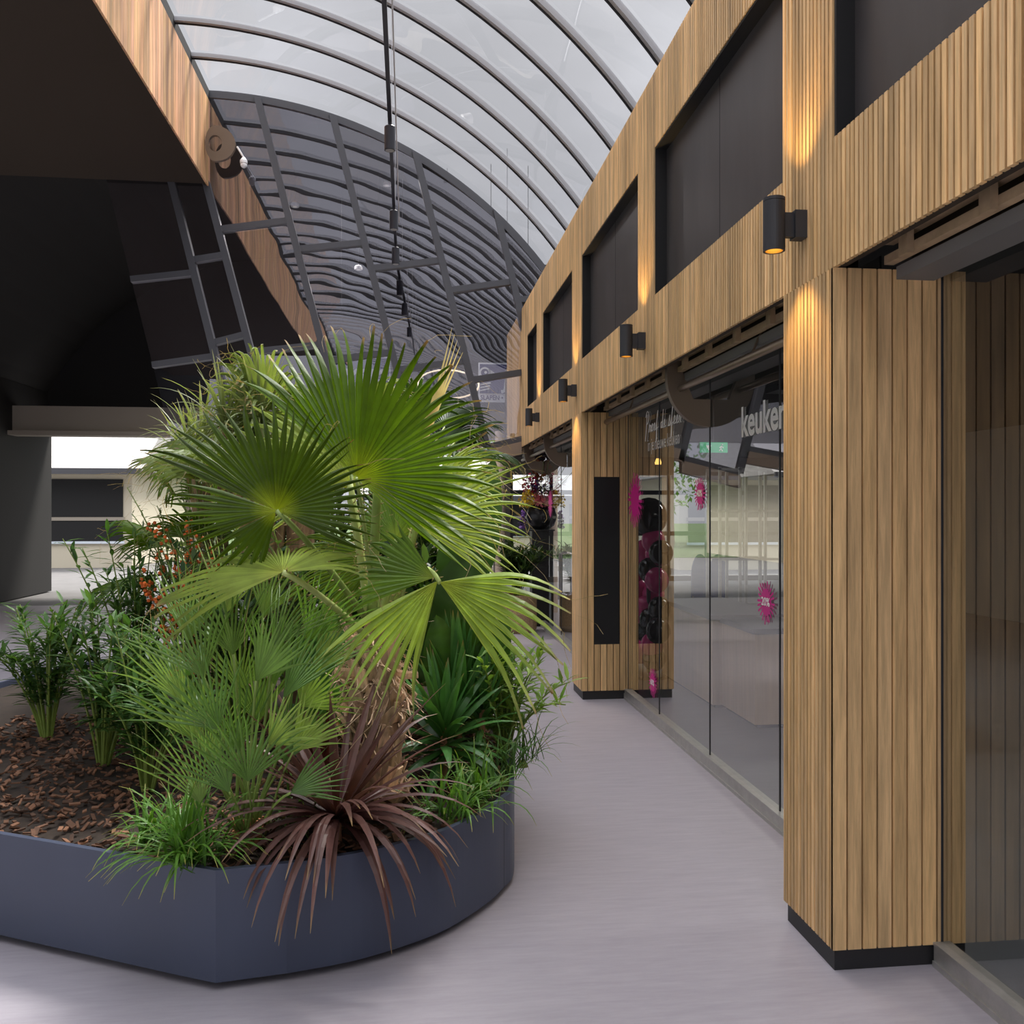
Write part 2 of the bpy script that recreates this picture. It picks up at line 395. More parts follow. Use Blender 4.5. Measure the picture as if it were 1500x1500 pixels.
for i, (pi_, nm) in enumerate(((3, 'nearest charcoal cylinder wall lamp above the near pillar'), (4, 'second nearest charcoal cylinder wall lamp on the wooden pier'), (5, 'third charcoal cylinder wall lamp above the pillar with black panel'), (6, 'farthest and smallest charcoal cylinder wall lamp on the facade'))):
    a, b = pier_y[pi_]; wall_lamp((a + b) / 2 + 0.02, 2.665, nm)

# ------------------------------------------------------------------ shop glass panes
GT = 2.62
def pane(y0, y1, nm, lb='frameless clear glass panel of the shopfront'):
    g = MB(); g.quad((GX, y0 + 0.004, 0.085), (GX, y1 - 0.004, 0.085), (GX, y1 - 0.004, GT), (GX, y0 + 0.004, GT))
    o = struct(g.build(nm, 'glass_shop'), lb, 'window')
    e = MB(); e.box((GX - 0.004, y0 + 0.001, 0.085), (GX + 0.004, y0 + 0.004, GT)); e.box((GX - 0.004, y1 - 0.004, 0.085), (GX + 0.004, y1 - 0.001, GT)); e.build('glass_edge', 'lamp', o)
    return o
ybay = pier_y[3][1]; yb2 = pier_y[5][0]
j1 = on_x(1040, 750, GX).y; j2 = on_x(966, 750, GX).y
wn = 20
for a, b, lb in ((ybay, j1 - 1.05, 'narrow glass panel tucked behind the near pillar'), (j1 - 1.05, j1, 'clear glass panel bearing the word keuken'), (j1, j2, 'clear middle glass panel with the 40% sticker'), (j2, yb2, 'clear glass panel touching the far pillar in front of the balloons')):
    pane(a, b, 'window_%d' % wn, lb); wn += 1
yg = pier_y[5][1]
for a, b, lb in ((yg, yg + 1.4, 'glass panel just beyond the far pillar'), (yg + 1.4, yg + 2.9, 'glass door with steel pull beyond the far pillar'), (yg + 2.9, yg + 5.0, 'last glass panel of the far bay beside the bouquet')):
    pane(a, b, 'window_%d' % wn, lb); wn += 1
for a, b, lb in ((-1.13, 0.2, 'glass panel beside the viewer, farthest from the near pillar'), (0.2, 1.55, 'middle glass panel on the near side of the near pillar'), (1.55, pier_y[3][0], 'glass panel touching the near side of the near pillar')):
    pane(a, b, 'window_%d' % wn, lb); wn += 1
def sill(y0, y1, n, lb):
    s = MB(); s.box((GX - 0.03, y0, 0.0), (GX + 0.03, y1, 0.085)); s.box((GX - 0.036, y0, 0.0), (GX - 0.03, y1, 0.02)); s.box((GX - 0.034, y0, 0.075), (GX - 0.03, y1, 0.085))
    struct(s.build('trim_%d' % n, 'alu'), lb, 'rail')
sill(ybay, yb2, 1, 'aluminium rail at the foot of the glass between the two pillars'); sill(yg, yg + 5.0, 2, 'aluminium rail at the foot of the glass beyond the far pillar'); sill(-1.13, pier_y[3][0], 3, 'aluminium rail at the foot of the glass in front of the near pillar')

# soffit framing between fascia and glass
def soffit(y0, y1, n):
    t = thing('timber_frame', (1.6, (y0 + y1) / 2, 2.45), ['rough timber framing above the near shop glass', 'rough timber framing above the far shop glass', 'rough timber framing above the shop glass nearest the camera'][n], 'timber frame')
    a = MB(); a.box((1.655, y0, 2.465), (1.69, y1, 2.495)); a.build('rail', 'timber', t)
    a = MB(); a.box((1.655, y0, 2.535), (1.69, y1, 2.575)); a.build('rail', 'timber', t)
    y = y0 + 0.1
    while y < y1:
        a = MB(); a.box((1.63, y, 2.455), (1.655, y + 0.05, 2.70)); a.box((WX + 0.05, y, 2.62), (1.63, y + 0.04, 2.66)); a.build('stud', 'timber', t)
        y += 0.42
    d = MB(); d.box((1.70, y0, 2.415), (1.84, y1, 2.46)); part(d.build('soffit_board', 'soffit', t), 'grey soffit board')
    e = MB(); e.box((1.76, y0, 2.46), (1.775, y1, 2.9)); e.build('back_board', 'backing', t)
    top = MB(); top.box((WX + 0.05, y0, 2.9), (GX + 0.02, y1, 2.93)); top.build('top_board', 'dark', t)
soffit(ybay, yb2, 0); soffit(yg, 13.2, 1); soffit(-1.13, pier_y[3][0], 2)
def rail(y0, y1, label):
    r_ = MB(); r_.tube([(1.675, y0, 2.365), (1.675, y1, 2.365)], 0.021, 14); o = r_.build('handrail_tube', 'tube', smooth=True); tag(o, label, 'tube')
    for k in range(3):
        y = y0 + (y1 - y0) * (0.2 + 0.3 * k); c = MB(); c.tube([(1.675, y, 2.385), (1.70, y, 2.45), (1.74, y, 2.50)], 0.007, 6); c.build('hanger', 'tube', o)
rail(ybay + 0.02, yb2 - 0.02, 'round bronze tube running below the soffit of the near shop glass')
rail(yg + 0.02, 13.0, 'round bronze tube running below the soffit of the far shop glass')
def half_ring(y, label):
    pts = []
    for i in range(17):
        a = i / 16 * PI / 2; pts.append((GX - 0.006 - 0.275 * math.sin(a), 2.43 - 0.30 * math.cos(a)))
    pts += [(GX - 0.281, 2.95), (GX - 0.18, 2.95), (GX - 0.18, 2.46), (GX - 0.115, 2.30), (GX - 0.006, 2.30)]
    m_ = MB()
    m_.prism([(x, y - 0.025, z) for x, z in pts], (0, 0.05, 0))
    tag(m_.build('half_ring_bracket', 'taupe'), label, 'bracket', 'half ring brackets along the shop glass')
half_ring(j1, 'large curved taupe bracket plate against the near shop glass')
half_ring(on_x(833, 750, GX).y + 0.1, 'curved taupe bracket plate just beyond the far pillar')
half_ring(on_x(797, 750, GX).y, 'farthest small curved taupe bracket plate under the fascia')

# writing on the glass
TX = GX - 0.008; EY = (0, -1, 0); EZ = (0, 0, 1)
k = MB(); p0 = on_x(1086, 640, TX); text_on(k, 'keuken', (TX, p0.y, EYE + 0.425), EY, EZ, 0.232, width=p0.y - on_x(1152, 640, TX).y, bold=0.0062)
tag(k.build('window_lettering', 'white', base=(TX, p0.y, 2.0)), 'big bold white word keuken on the shop glass beside the near pillar', 'lettering')
k = MB(); p0 = on_x(949, 660, TX); text_on(k, 'in je nieuwe keuken', (TX, p0.y, EYE + 0.475), EY, EZ, 0.14, width=p0.y - on_x(995, 660, TX).y)
tag(k.build('window_lettering', 'script', base=(TX, p0.y, 2.0)), 'thin pale line in je nieuwe keuken on the glass under the handwriting', 'lettering')
# handwriting strokes, unit grid: x advance, y with x-height 1
HW = {
 'P': (1.5, [[(0.1, -1.0), (0.45, 0.4), (0.8, 2.3)], [(0.25, 2.0), (0.9, 2.7), (1.5, 2.2), (1.1, 1.3), (0.5, 1.0)]]),
 'r': (0.8, [[(0, 0), (0.3, 0.9), (0.35, 0.7), (0.7, 0.8), (0.55, 0.1), (0.8, 0)]]),
 'o': (0.9, [[(0, 0.1), (0.5, 0.95), (0.15, 0.5), (0.3, 0.05), (0.65, 0.4), (0.5, 0.95), (0.9, 0.7)]]),
 'e': (0.8, [[(0, 0.1), (0.5, 0.5), (0.45, 0.95), (0.15, 0.6), (0.3, 0.05), (0.8, 0.2)]]),
 'f': (0.9, [[(0, 0.1), (0.7, 1.9), (0.75, 2.3), (0.5, 1.6), (0.1, -1.2), (0.3, -1.0), (0.4, 0.1), (0.9, 0.3)]]),
 ' ': (0.8, []),
 'd': (1.0, [[(0.6, 0.8), (0.15, 0.6), (0.2, 0.05), (0.55, 0.4), (0.95, 2.2), (0.65, 0.2), (1.0, 0.1)]]),
 's': (0.75, [[(0, 0), (0.5, 1.2), (0.45, 0.8), (0.6, 0.3), (0.2, 0.0), (0.75, 0.1)]]),
}
k = MB(); p0 = on_x(945, 640, TX); p1 = on_x(998, 620, TX)
txt = 'Proef de sfeer'; tot = sum(HW[c][0] for c in txt); ux = (p0.y - p1.y) / tot; uz = 0.062; x = 0
for ch in txt:
    w_, st = HW[ch]
    for s_ in st:
        pts = []
        V_ = [Vector((a, b, 0)) for a, b in s_]
        for i in range(len(V_) - 1):
            a0 = V_[max(i - 1, 0)]; a1 = V_[i]; a2 = V_[i + 1]; a3 = V_[min(i + 2, len(V_) - 1)]
            for q in range(5):
                t = q / 5; pts.append(0.5 * ((2 * a1) + (a2 - a0) * t + (2 * a0 - 5 * a1 + 4 * a2 - a3) * t * t + (3 * a1 - a0 - 3 * a2 + a3) * t ** 3))
        pts.append(V_[-1])
        k.tube([(TX, p0.y - (x + q.x) * ux, EYE + 0.62 + q.y * uz) for q in pts], 0.003, 5)
    x += w_
tag(k.build('window_lettering', 'script', base=(TX, p0.y, 2.2)), 'pale handwritten line Proef de sfeer on the shop glass', 'lettering')

def sticker(px, py, r, txt, label, tw=1.0, x=None):
    x = TX if x is None else x
    c = on_x(px, py, x); m_ = MB(); rg = random.Random(int(px)); n = 22
    ring = [m_.vert((x, c.y + 0.54 * r * math.cos(a) * (1 + 0.05 * math.sin(5 * a)), c.z + 0.58 * r * math.sin(a))) for a in [i * 2 * PI / 40 for i in range(40)]]
    m_.f.append(ring)
    for i in range(n):
        a = (i + rg.uniform(-0.2, 0.2)) * 2 * PI / n; l = rg.uniform(0.82, 1.0) * r; w = 0.055 * r
        d = Vector((0, math.cos(a), math.sin(a))); s_ = Vector((0, -math.sin(a), math.cos(a)))
        q = Vector((x - 0.0005, c.y, c.z))
        pts = [q + d * r * 0.5 - s_ * w * 0.7, q + d * (l - w) - s_ * w, q + d * l - s_ * w * 0.5, q + d * l + s_ * w * 0.5, q + d * (l - w) + s_ * w, q + d * r * 0.5 + s_ * w * 0.7]
        m_.f.append([m_.vert(p) for p in pts])
    o = tag(m_.build('splash_sticker', 'magenta', base=(x, c.y, c.z - r)), label, 'sticker', 'magenta splash stickers on the glass')
    if txt:
        t_ = MB(); text_on(t_, txt, (x - 0.003, c.y, c.z - 0.15 * r), EY, EZ, 0.50 * r, width=0.90 * r * tw, bold=0.012 * r, center=True); t_.build('sticker_text', 'white', o)
sticker(1122, 882, 0.122, '20%', 'magenta splash sticker reading 20% on the glass beside the near pillar')
sticker(1025, 723, 0.122, '40%', 'magenta splash sticker reading 40% at eye level in the middle of the glass')
sticker(956, 1000, 0.118, '60%', 'low magenta splash sticker reading 60% near the floor by the far pillar')
sticker(930, 733, 0.235, None, 'largest magenta splash sticker on the glass next to the far pillar')
sticker(806, 738, 0.20, None, 'distant magenta splash sticker on glass beyond the far pillar')

# ------------------------------------------------------------------ shop interior
c = MB(); c.box((GX + 0.03, -3.7, 2.86), (9, 20.2, 2.92)); struct(c.build('ceiling_shop', 'dark'), 'dark ceiling inside the shop', 'ceiling')
w = MB(); w.box((8.8, -3.7, 0), (9, 20.2, 2.9)); w.box((GX, -3.75, 0), (9, -3.6, 2.9)); struct(w.build('wall_shop_back', 'shopwall'), 'shop wall far inside', 'wall')
w = MB(); w.box((GX + 0.05, 20.0, 2.45), (8.8, 20.2, 2.86)); w.box((GX + 0.05, 20.0, 0), (2.3, 20.2, 2.45)); w.box((2.3, 20.0, 0), (8.8, 20.2, 0.12)); struct(w.build('wall_shop_end', 'shopwall'), 'shop end wall around the bright window', 'wall')
g = MB(); g.quad((2.3, 20.1, 0.12), (8.8, 20.1, 0.12), (8.8, 20.1, 2.45), (2.3, 20.1, 2.45)); o = struct(g.build('window_40', 'glass_shop'), 'bright shop window at the far end of the shop', 'window')
for i in range(8):
    fr = MB(); x = 2.3 + i * 0.92; fr.box((x, 20.06, 0.12), (x + 0.07, 20.14, 2.45)); fr.build('window_frame', 'mull', o)
for z in (1.05, 2.0):
    fr = MB(); fr.box((2.3, 20.07, z), (8.8, 20.13, z + 0.10)); fr.build('window_frame', 'mull', o)
def island(x0, x1, y0, y1, h, label):
    t = thing('kitchen_island', ((x0 + x1) / 2, (y0 + y1) / 2, 0), label, 'kitchen island')
    a = MB(); a.box((x0, y0, 0.03), (x1, y1, h - 0.04)); a.build('cabinet_body', 'oak', t)
    a = MB(); a.box((x0 + 0.03, y0 + 0.03, 0), (x1 - 0.03, y1 - 0.03, 0.03)); a.build('plinth', 'plinth', t)
    a = MB(); a.box((x0 - 0.02, y0 - 0.02, h - 0.04), (x1 + 0.02, y1 + 0.02, h)); a.build('worktop', 'stone', t)
    for i in (1, 2):
        d = MB(); xx = x0 + (x1 - x0) * i / 3; d.box((xx - 0.002, y0 - 0.002, 0.03), (xx + 0.002, y0 + 0.01, h - 0.05)); d.build('door_gap', 'backing', t)
q = on_z(1106, 1068, 0); island(q.x, q.x + 1.6, q.y, q.y + 0.7, 0.74, 'oak kitchen island with dark worktop inside the shop, nearest the glass')
q = on_z(1047, 1040, 0); island(q.x, q.x + 0.6, q.y + 0.05, q.y + 1.5, 0.76, 'oak kitchen unit with dark worktop behind the first island')
# balloons
br = random.Random(3); bx = 2.32
def balloon(px, py, r, m_, label, depth=None, grp='balloons of the column inside the shop'):
    c_ = on_x(px, py, bx + br.uniform(-0.08, 0.08)); m2 = MB(); m2.ball(c_, r, 18, sz=1.08)
    tag(m2.build('balloon', m_, smooth=True), label, 'balloon', grp)
bl = [(957, 792, 'w'), (968, 810, 'b'), (943, 808, 'w'), (962, 812, 'w'), (930, 838, 'w'), (952, 835, 'b'), (966, 838, 'b'), (945, 812, 'w'), (962, 850, 'w'), (935, 862, 'w'), (957, 870, 'w'), (966, 892, 'b'), (946, 890, 'w'), (953, 908, 'b'), (930, 912, 'w'), (964, 924, 'b'), (926, 926, 'w'), (948, 925, 'b'), (955, 945, 'w'), (958, 965, 'b'), (938, 955, 'w')]
order = sorted(bl, key=lambda b: b[1]); cnt = {'w': 0, 'b': 0}
ordn = ['topmost', 'second from top', 'third from top', 'fourth from top', 'fifth from top', 'sixth from top', 'seventh from top', 'eighth from top', 'ninth from top', 'tenth from top', 'eleventh from top', 'twelfth from top', 'lowest']
for px, py, kx in order:
    nm = ordn[cnt[kx]]; cnt[kx] += 1
    balloon(px, py, 0.112, 'wine' if kx == 'w' else 'blackballoon', ('wine red' if kx == 'w' else 'small black') + ' balloon, %s of its colour in the balloon column' % nm)
balloon(951, 757, 0.17, 'blackballoon', 'big round black balloon crowning the balloon column behind the glass')
q = on_x(950, 990, bx); st = MB(); st.lathe((bx, q.y, 0), [(0.2, 0), (0.2, 0.03), (0.02, 0.04), (0.02, 1.25)], 20); tag(st.build('balloon_stand', 'blackpot'), 'black stand carrying the balloon column', 'stand')
# exit sign
q = P(1046, 656, 9.5); e = thing('exit_sign', q, 'green emergency exit sign hanging inside the shop', 'sign')
a = MB(); a.box((q.x - 0.15, q.y, q.z - 0.05), (q.x + 0.15, q.y + 0.03, q.z + 0.06)); a.build('sign_box', 'green_sign', e)
a = MB(); y = q.y - 0.002
a.f.append([a.vert((q.x - 0.06 + dx, y, q.z + dz)) for dx, dz in ((-0.03, 0.025), (0.03, 0.025), (0, -0.03))])
for pts in (((0.06, 0.0), (0.085, 0.02), (0.10, 0.0)), ((0.085, 0.02), (0.075, -0.01), (0.09, -0.035)), ((0.075, -0.01), (0.055, -0.03))): a.tube([(q.x + dx, y, q.z + dz) for dx, dz in pts], 0.006, 5)
a.ball((q.x + 0.09, y, q.z + 0.035), 0.009, 8); a.build('pictogram', 'white', e)
a = MB(); a.tube([(q.x, q.y + 0.015, q.z + 0.06), (q.x, q.y + 0.015, 2.86)], 0.005, 6); a.build('hanger', 'lamp', e)
# display rack and arched boards inside
q = on_z(1085, 925, 0)
t = thing('display_rack', (q.x, q.y, 0), 'tall pale metal display rack standing inside the shop', 'rack')
for i in range(4):
    for j in range(2):
        a = MB(); x = q.x - 0.3 + i * 0.28; yy = q.y + j * 0.5; a.box((x, yy, 0), (x + 0.035, yy + 0.035, 2.2)); a.build('post', 'alu', t)
for z in (0.3, 0.95, 1.6, 2.16):
    for j in range(2):
        a = MB(); a.box((q.x - 0.3, q.y + j * 0.5, z), (q.x + 0.575, q.y + j * 0.5 + 0.03, z + 0.03)); a.build('crossbar', 'alu', t)
for px, lb in ((1026, 'left one of two blue arched boards standing inside the shop'), (1052, 'right one of two blue arched boards standing inside the shop')):
    q = on_z(px, 902, 0); o = thing('arched_board', (q.x, q.y, 0), lb, 'board', 'blue arched boards inside the shop')
    pts = [(-0.14, 0.25)] + [(-0.14 * math.cos(a), 0.62 + 0.33 * math.sin(a)) for a in [i * PI / 14 for i in range(15)]] + [(0.14, 0.25)]
    a = MB(); a.prism([(q.x + x, q.y, z) for x, z in pts], (0, 0.03, 0)); a.build('panel', 'blueboard', o)
    for s_ in (-1, 1):
        a = MB(); a.box((q.x + s_ * 0.12 - 0.015, q.y - 0.12, 0), (q.x + s_ * 0.12 + 0.015, q.y + 0.15, 0.03)); a.box((q.x + s_ * 0.12 - 0.012, q.y, 0.03), (q.x + s_ * 0.12 + 0.012, q.y + 0.03, 0.3)); a.build('foot', 'alu', o)
# shop ceiling lamps
for (x, y, nm) in ((4.2, 3.5, 'nearer'), (4.2, 8.5, 'farther')):
    t = thing('shop_ceiling_light', (x, y, 2.82), '%s flat ceiling light inside the shop' % nm, 'ceiling light')
    a = MB(); a.box((x - 0.6, y - 0.15, 2.80), (x + 0.6, y + 0.15, 2.86)); a.build('housing', 'lamp', t)
    ld = bpy.data.lights.new('shop_light', 'AREA'); ld.shape = 'RECTANGLE'; ld.size = 1.1; ld.size_y = 0.25; ld.energy = 35; ld.color = (1, 0.95, 0.88)
    lo = bpy.data.objects.new('shop_light', ld); COL.objects.link(lo); lo.parent = t; lo.location = (0, 0, -0.03)
q = P(964, 676, 9.0); a = MB(); a.lathe((q.x, q.y, q.z - 0.03), [(0.03, 0), (0.035, 0.02), (0.02, 0.06)], 14); o = tag(a.build('pendant_light', 'lampglow'), 'tiny warm pendant light seen through the glass above the balloons', 'lamp')
a = MB(); a.tube([(q.x, q.y, q.z + 0.03), (q.x, q.y, 2.86)], 0.003, 5); a.build('cord', 'lamp', o)

# ------------------------------------------------------------------ left fascia
lf = MB(); lr = random.Random(8); y = -4.0
while y < YE - 0.06:
    t = lr.gauss(1, 0.16); lf.box((LX - 0.02, y, 5.67), (LX, y + 0.092, 6.75), (t, t * lr.uniform(0.9, 1.05), t * lr.uniform(0.85, 1.05))); y += 0.097
lw_ = lf.build('wall_left', 'wood_left'); struct(lw_, 'high reddish wooden fascia at the upper left', 'wall')
a = MB(); a.box((LX - 0.06, -4, 5.68), (LX - 0.021, YE - 0.06, 6.75)); a.build('batten_backing', 'backing', lw_)
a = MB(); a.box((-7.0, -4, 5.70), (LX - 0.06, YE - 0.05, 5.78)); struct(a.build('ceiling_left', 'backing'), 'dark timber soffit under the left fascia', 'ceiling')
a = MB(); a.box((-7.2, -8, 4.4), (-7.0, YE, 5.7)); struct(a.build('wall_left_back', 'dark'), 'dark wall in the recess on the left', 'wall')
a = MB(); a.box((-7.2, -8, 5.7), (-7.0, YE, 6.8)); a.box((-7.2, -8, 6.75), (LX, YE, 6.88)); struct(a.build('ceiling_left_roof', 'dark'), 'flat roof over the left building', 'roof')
pts = []
bz = 5.75
for i in range(13):
    a_ = PI * i / 12; pts.append((LX + 0.01 + 0.36 * math.sin(a_), bz + 0.36 - 0.36 * math.cos(a_) * 1.0))
m_ = MB(); hole = [(LX + 0.13 + 0.08 * math.cos(i * PI / 10), bz + 0.36 + 0.10 * math.sin(i * PI / 10)) for i in range(20)]
o_ = [(LX + 0.01 + 0.44 * max(0.0, math.sin(PI * (i + 0.5) / 20)) ** 0.8, bz + 0.36 - 0.40 * math.cos(PI * (i + 0.5) / 20)) for i in range(20)]
o_ = [(LX + 0.13 + (0.24 if math.cos(a) > 0 else 0.12) * math.cos(a), bz + 0.36 + 0.22 * math.sin(a)) for a in [i * PI / 10 for i in range(20)]]
yb = YE - 0.3
A0 = [m_.vert((x, yb, z)) for x, z in o_]; B0 = [m_.vert((x, yb, z)) for x, z in hole]; A1 = [m_.vert((x, yb + 0.05, z)) for x, z in o_]; B1 = [m_.vert((x, yb + 0.05, z)) for x, z in hole]
for i in range(20):
    j = (i + 1) % 20
    m_.f += [[A0[i], A0[j], B0[j], B0[i]], [A1[j], A1[i], B1[i], B1[j]], [A0[j], A0[i], A1[i], A1[j]], [B0[i], B0[j], B1[j], B1[i]]]
tag(m_.build('ring_bracket', 'taupe'), 'taupe bracket plate with a round hole at the end of the left fascia', 'bracket')
q = (LX + 0.47, YE - 0.3, 5.86); m_ = MB(); m_.ball(q, 0.04, 14); m_.lathe((q[0], q[1], q[2]), [(0.045, 0.02), (0.045, 0.05), (0.02, 0.09)], 16); o = tag(m_.build('security_camera', 'white'), 'small white dome camera beside the ring bracket', 'camera')
m_ = MB(); m_.tube([(q[0], q[1], q[2] + 0.09), (q[0] - 0.08, q[1], q[2] + 0.22)], 0.012, 6); m_.build('mount_arm', 'white', o)

# ------------------------------------------------------------------ vault: ribs and glazing
A_END = R(28)
def vpt(a, r, y): return Vector((VC[0] + r * math.cos(a), y, VC[1] + r * math.sin(a)))
yr = [YE, 10.57]
while yr[-1] > -48: yr.append(yr[-1] - 0.745)
NA = 40
for i, y in enumerate(yr):
    rb = MB(); hw = 0.027; dep = 0.045 if i else 0.09
    prev = None
    for k in range(NA + 1):
        a = R(91) + (A_END - R(91)) * k / NA
        ring = [rb.vert(vpt(a, VR - dep, y - hw)), rb.vert(vpt(a, VR - dep, y + hw)), rb.vert(vpt(a, VR, y + hw)), rb.vert(vpt(a, VR, y - hw))]
        if prev:
            for q in range(4): rb.f.append([prev[q], prev[(q + 1) % 4], ring[(q + 1) % 4], ring[q]])
        prev = ring
    o = struct(rb.build('trim_%d' % (i + 10), 'rib' if i else 'mull', base=(VC[0], y, VC[1])), ('%s curved grey rib of the vault counted from the glazed end wall' % ORD[i]) if i < len(ORD) else 'curved grey rib of the vault seen only mirrored in the end wall', 'rib')
    if i >= len(ORD): o['group'] = 'vault ribs mirrored in the glazed end wall'
    if y > -1:
        gk = MB(); prev = None
        for k in range(NA + 1):
            a = R(91) + (A_END - R(91)) * k / NA
            ring = [gk.vert(vpt(a, VR - dep - 0.012, y + hw - 0.010)), gk.vert(vpt(a, VR - dep - 0.012, y + hw + 0.006)), gk.vert(vpt(a, VR - 0.01, y + hw + 0.006)), gk.vert(vpt(a, VR - 0.01, y + hw - 0.010))]
            if prev:
                for q in range(4): gk.f.append([prev[q], prev[(q + 1) % 4], ring[(q + 1) % 4], ring[q]])
            prev = ring
        gk.build('gasket', 'gasket', o)
gl = MB()
for i in range(len(yr) - 1):
    prev = None
    for k in range(NA + 1):
        a = R(91) + (A_END - R(91)) * k / NA
        ring = [gl.vert(vpt(a, VR - 0.01, yr[i] - 0.03)), gl.vert(vpt(a, VR - 0.01, yr[i + 1] + 0.03))]
        if prev: gl.f.append([prev[0], prev[1], ring[1], ring[0]])
        prev = ring
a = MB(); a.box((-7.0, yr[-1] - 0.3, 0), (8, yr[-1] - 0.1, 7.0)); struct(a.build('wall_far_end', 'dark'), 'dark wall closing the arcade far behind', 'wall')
struct(gl.build('ceiling', 'glass_roof', smooth=True, base=(VC[0], 0, VC[1])), 'curved glazing of the barrel vault over the arcade', 'ceiling')

# light track with spots
TXx, TZ = -0.15, 4.82
t = thing('light_track', (TXx, 5, TZ), 'black light track running under the vault along the arcade', 'light track')
a = MB(); a.box((TXx - 0.016, -6, TZ - 0.018), (TXx + 0.016, YE - 0.15, TZ + 0.018)); a.build('track', 'spot', t)
a = MB(); a.tube([(TXx + 0.05, -6, TZ + 0.01), (TXx + 0.05, 10.0, TZ + 0.01)], 0.006, 5); a.build('cable', 'wire', t)
for y in (1.5, 3.74, 5.98, 8.22, 10.4):
    a = MB(); top = VC[1] + math.sqrt((VR - 0.09) ** 2 - (TXx - VC[0]) ** 2); a.tube([(TXx, y, TZ + 0.018), (TXx, y, top)], 0.003, 5); a.build('suspension_wire', 'wire', t)
for px, py, nm in ((568, 197, 'nearest black spotlight hanging from the light track'), (574, 318, 'middle black spotlight hanging from the light track'), (578, 371, 'farthest black spotlight at the end of the light track')):
    r_ = ray(px, py); d = (TZ - 0.12 - EYE) / r_.z; y = (CAMP + r_ * d).y
    t = thing('spotlight', (TXx, y, TZ - 0.018), nm, 'spotlight', 'spotlights on the light track')
    a = MB(); a.lathe((TXx, y, TZ - 0.25), [(0.045, 0), (0.045, 0.19), (0.038, 0.2)], 20); a.build('spot_body', 'spot', t, smooth=False)
    a = MB(); a.box((TXx - 0.014, y - 0.04, TZ - 0.05), (TXx + 0.014, y + 0.04, TZ - 0.018)); a.build('adapter', 'spot', t)
    a = MB(); a.lathe((TXx, y, TZ - 0.252), [(0.001, 0.0), (0.036, 0.0)], 16, cap=False); a.build('lens', 'alu', t)

# ------------------------------------------------------------------ glazed end wall
disc = [(VC[0] + (VR - 0.02) * math.cos(2 * PI * i / 96), VC[1] + (VR - 0.02) * math.sin(2 * PI * i / 96)) for i in range(96)]
disc = disc
def clip(poly, a, b):
    out = []
    for i in range(len(poly)):
        p, q = poly[i], poly[(i + 1) % len(poly)]
        sp = (b[0] - a[0]) * (p[1] - a[1]) - (b[1] - a[1]) * (p[0] - a[0]); sq = (b[0] - a[0]) * (q[1] - a[1]) - (b[1] - a[1]) * (q[0] - a[0])
        if sp >= 0: out.append(p)
        if sp * sq < 0:
            k_ = sp / (sp - sq); out.append((p[0] + (q[0] - p[0]) * k_, p[1] + (q[1] - p[1]) * k_))
    return out
def clip_vault(poly):
    ar = sum(poly[i][0] * poly[(i + 1) % len(poly)][1] - poly[(i + 1) % len(poly)][0] * poly[i][1] for i in range(len(poly)))
    if ar < 0: poly = poly[::-1]
    for i in range(96):
        poly = clip(poly, disc[i], disc[(i + 1) % 96])
        if len(poly) < 3: return []
    poly = clip(poly, (-6.95, 1), (-6.95, 0))
    if len(poly) < 3: return []
    return poly
def ey(px, py): q = on_y(px, py, YE); return (q.x, q.z)
# raked mullions: (px,py) pairs on each line, top to bottom
mull_lines = [((200, 60), (325, 560)), ((308, 290), (385, 580)), ((383, 165), (478, 530)), ((490, 180), (593, 590)), ((610, 230), (712, 650)), ((722, 290), (800, 620)), ((838, 290), (916, 620))]
lines = [((225 - 110, 100), (250, 640))] + mull_lines
def at_y(l, py):
    (x0, y0), (x1, y1) = l; return x0 + (x1 - x0) * (py - y0) / (y1 - y0)
# transom heights of each bay as (left y, right y)
bays = [
 (lines[0], lines[1], [(410, 400), (535, 522), (648, 634)]),
 (lines[1], lines[2], [(382, 374), (503, 490), (640, 626)]),
 (lines[2], lines[3], [(337, 324), (516, 505), (668, 652)]),
 (lines[3], lines[4], [(366, 356), (529, 516), (690, 668)]),
 (lines[4], lines[5], [(394, 382), (542, 529), (652, 632)]),
 (lines[5], lines[6], [(426, 413), (557, 543), (655, 634)]),
 (lines[6], lines[7], [(440, 430), (570, 556), (668, 648)]),
]
ew = thing('window_60', (-2.4, YE, 2.2), 'tall tinted glazed end wall with raked mullions under the vault', 'window', kind='structure')
gr = random.Random(21)
def slab(poly2, y0, dy, name, m_, tilt=(0, 0)):
    full = clip_vault(poly2)
    if not full: return
    cx = sum(p[0] for p in full) / len(full); cz = sum(p[1] for p in full) / len(full)
    lo_ = clip(full, (WX - 0.002, 0), (WX - 0.002, 1))
    hi_ = clip(full, (WX - 0.002, 1), (WX - 0.002, 0))
    if len(hi_) >= 3: hi_ = clip(hi_, (0, HT - 0.02), (1, HT - 0.02))
    for q_ in (lo_, hi_):
        if len(q_) < 3: continue
        b = MB()
        if dy: b.prism([(x, y0, z) for x, z in q_], (0, dy, 0))
        else: b.f.append([b.vert((x, y0 + tilt[0] * (x - cx) + tilt[1] * (z - cz), z)) for x, z in q_])
        b.build(name, m_, ew)
def strip(p, q, w):
    dx, dz = q[0] - p[0], q[1] - p[1]; l = math.hypot(dx, dz); nx, nz = -dz / l * w / 2, dx / l * w / 2
    return [(p[0] + nx, p[1] + nz), (q[0] + nx, q[1] + nz), (q[0] - nx, q[1] - nz), (p[0] - nx, p[1] - nz)]
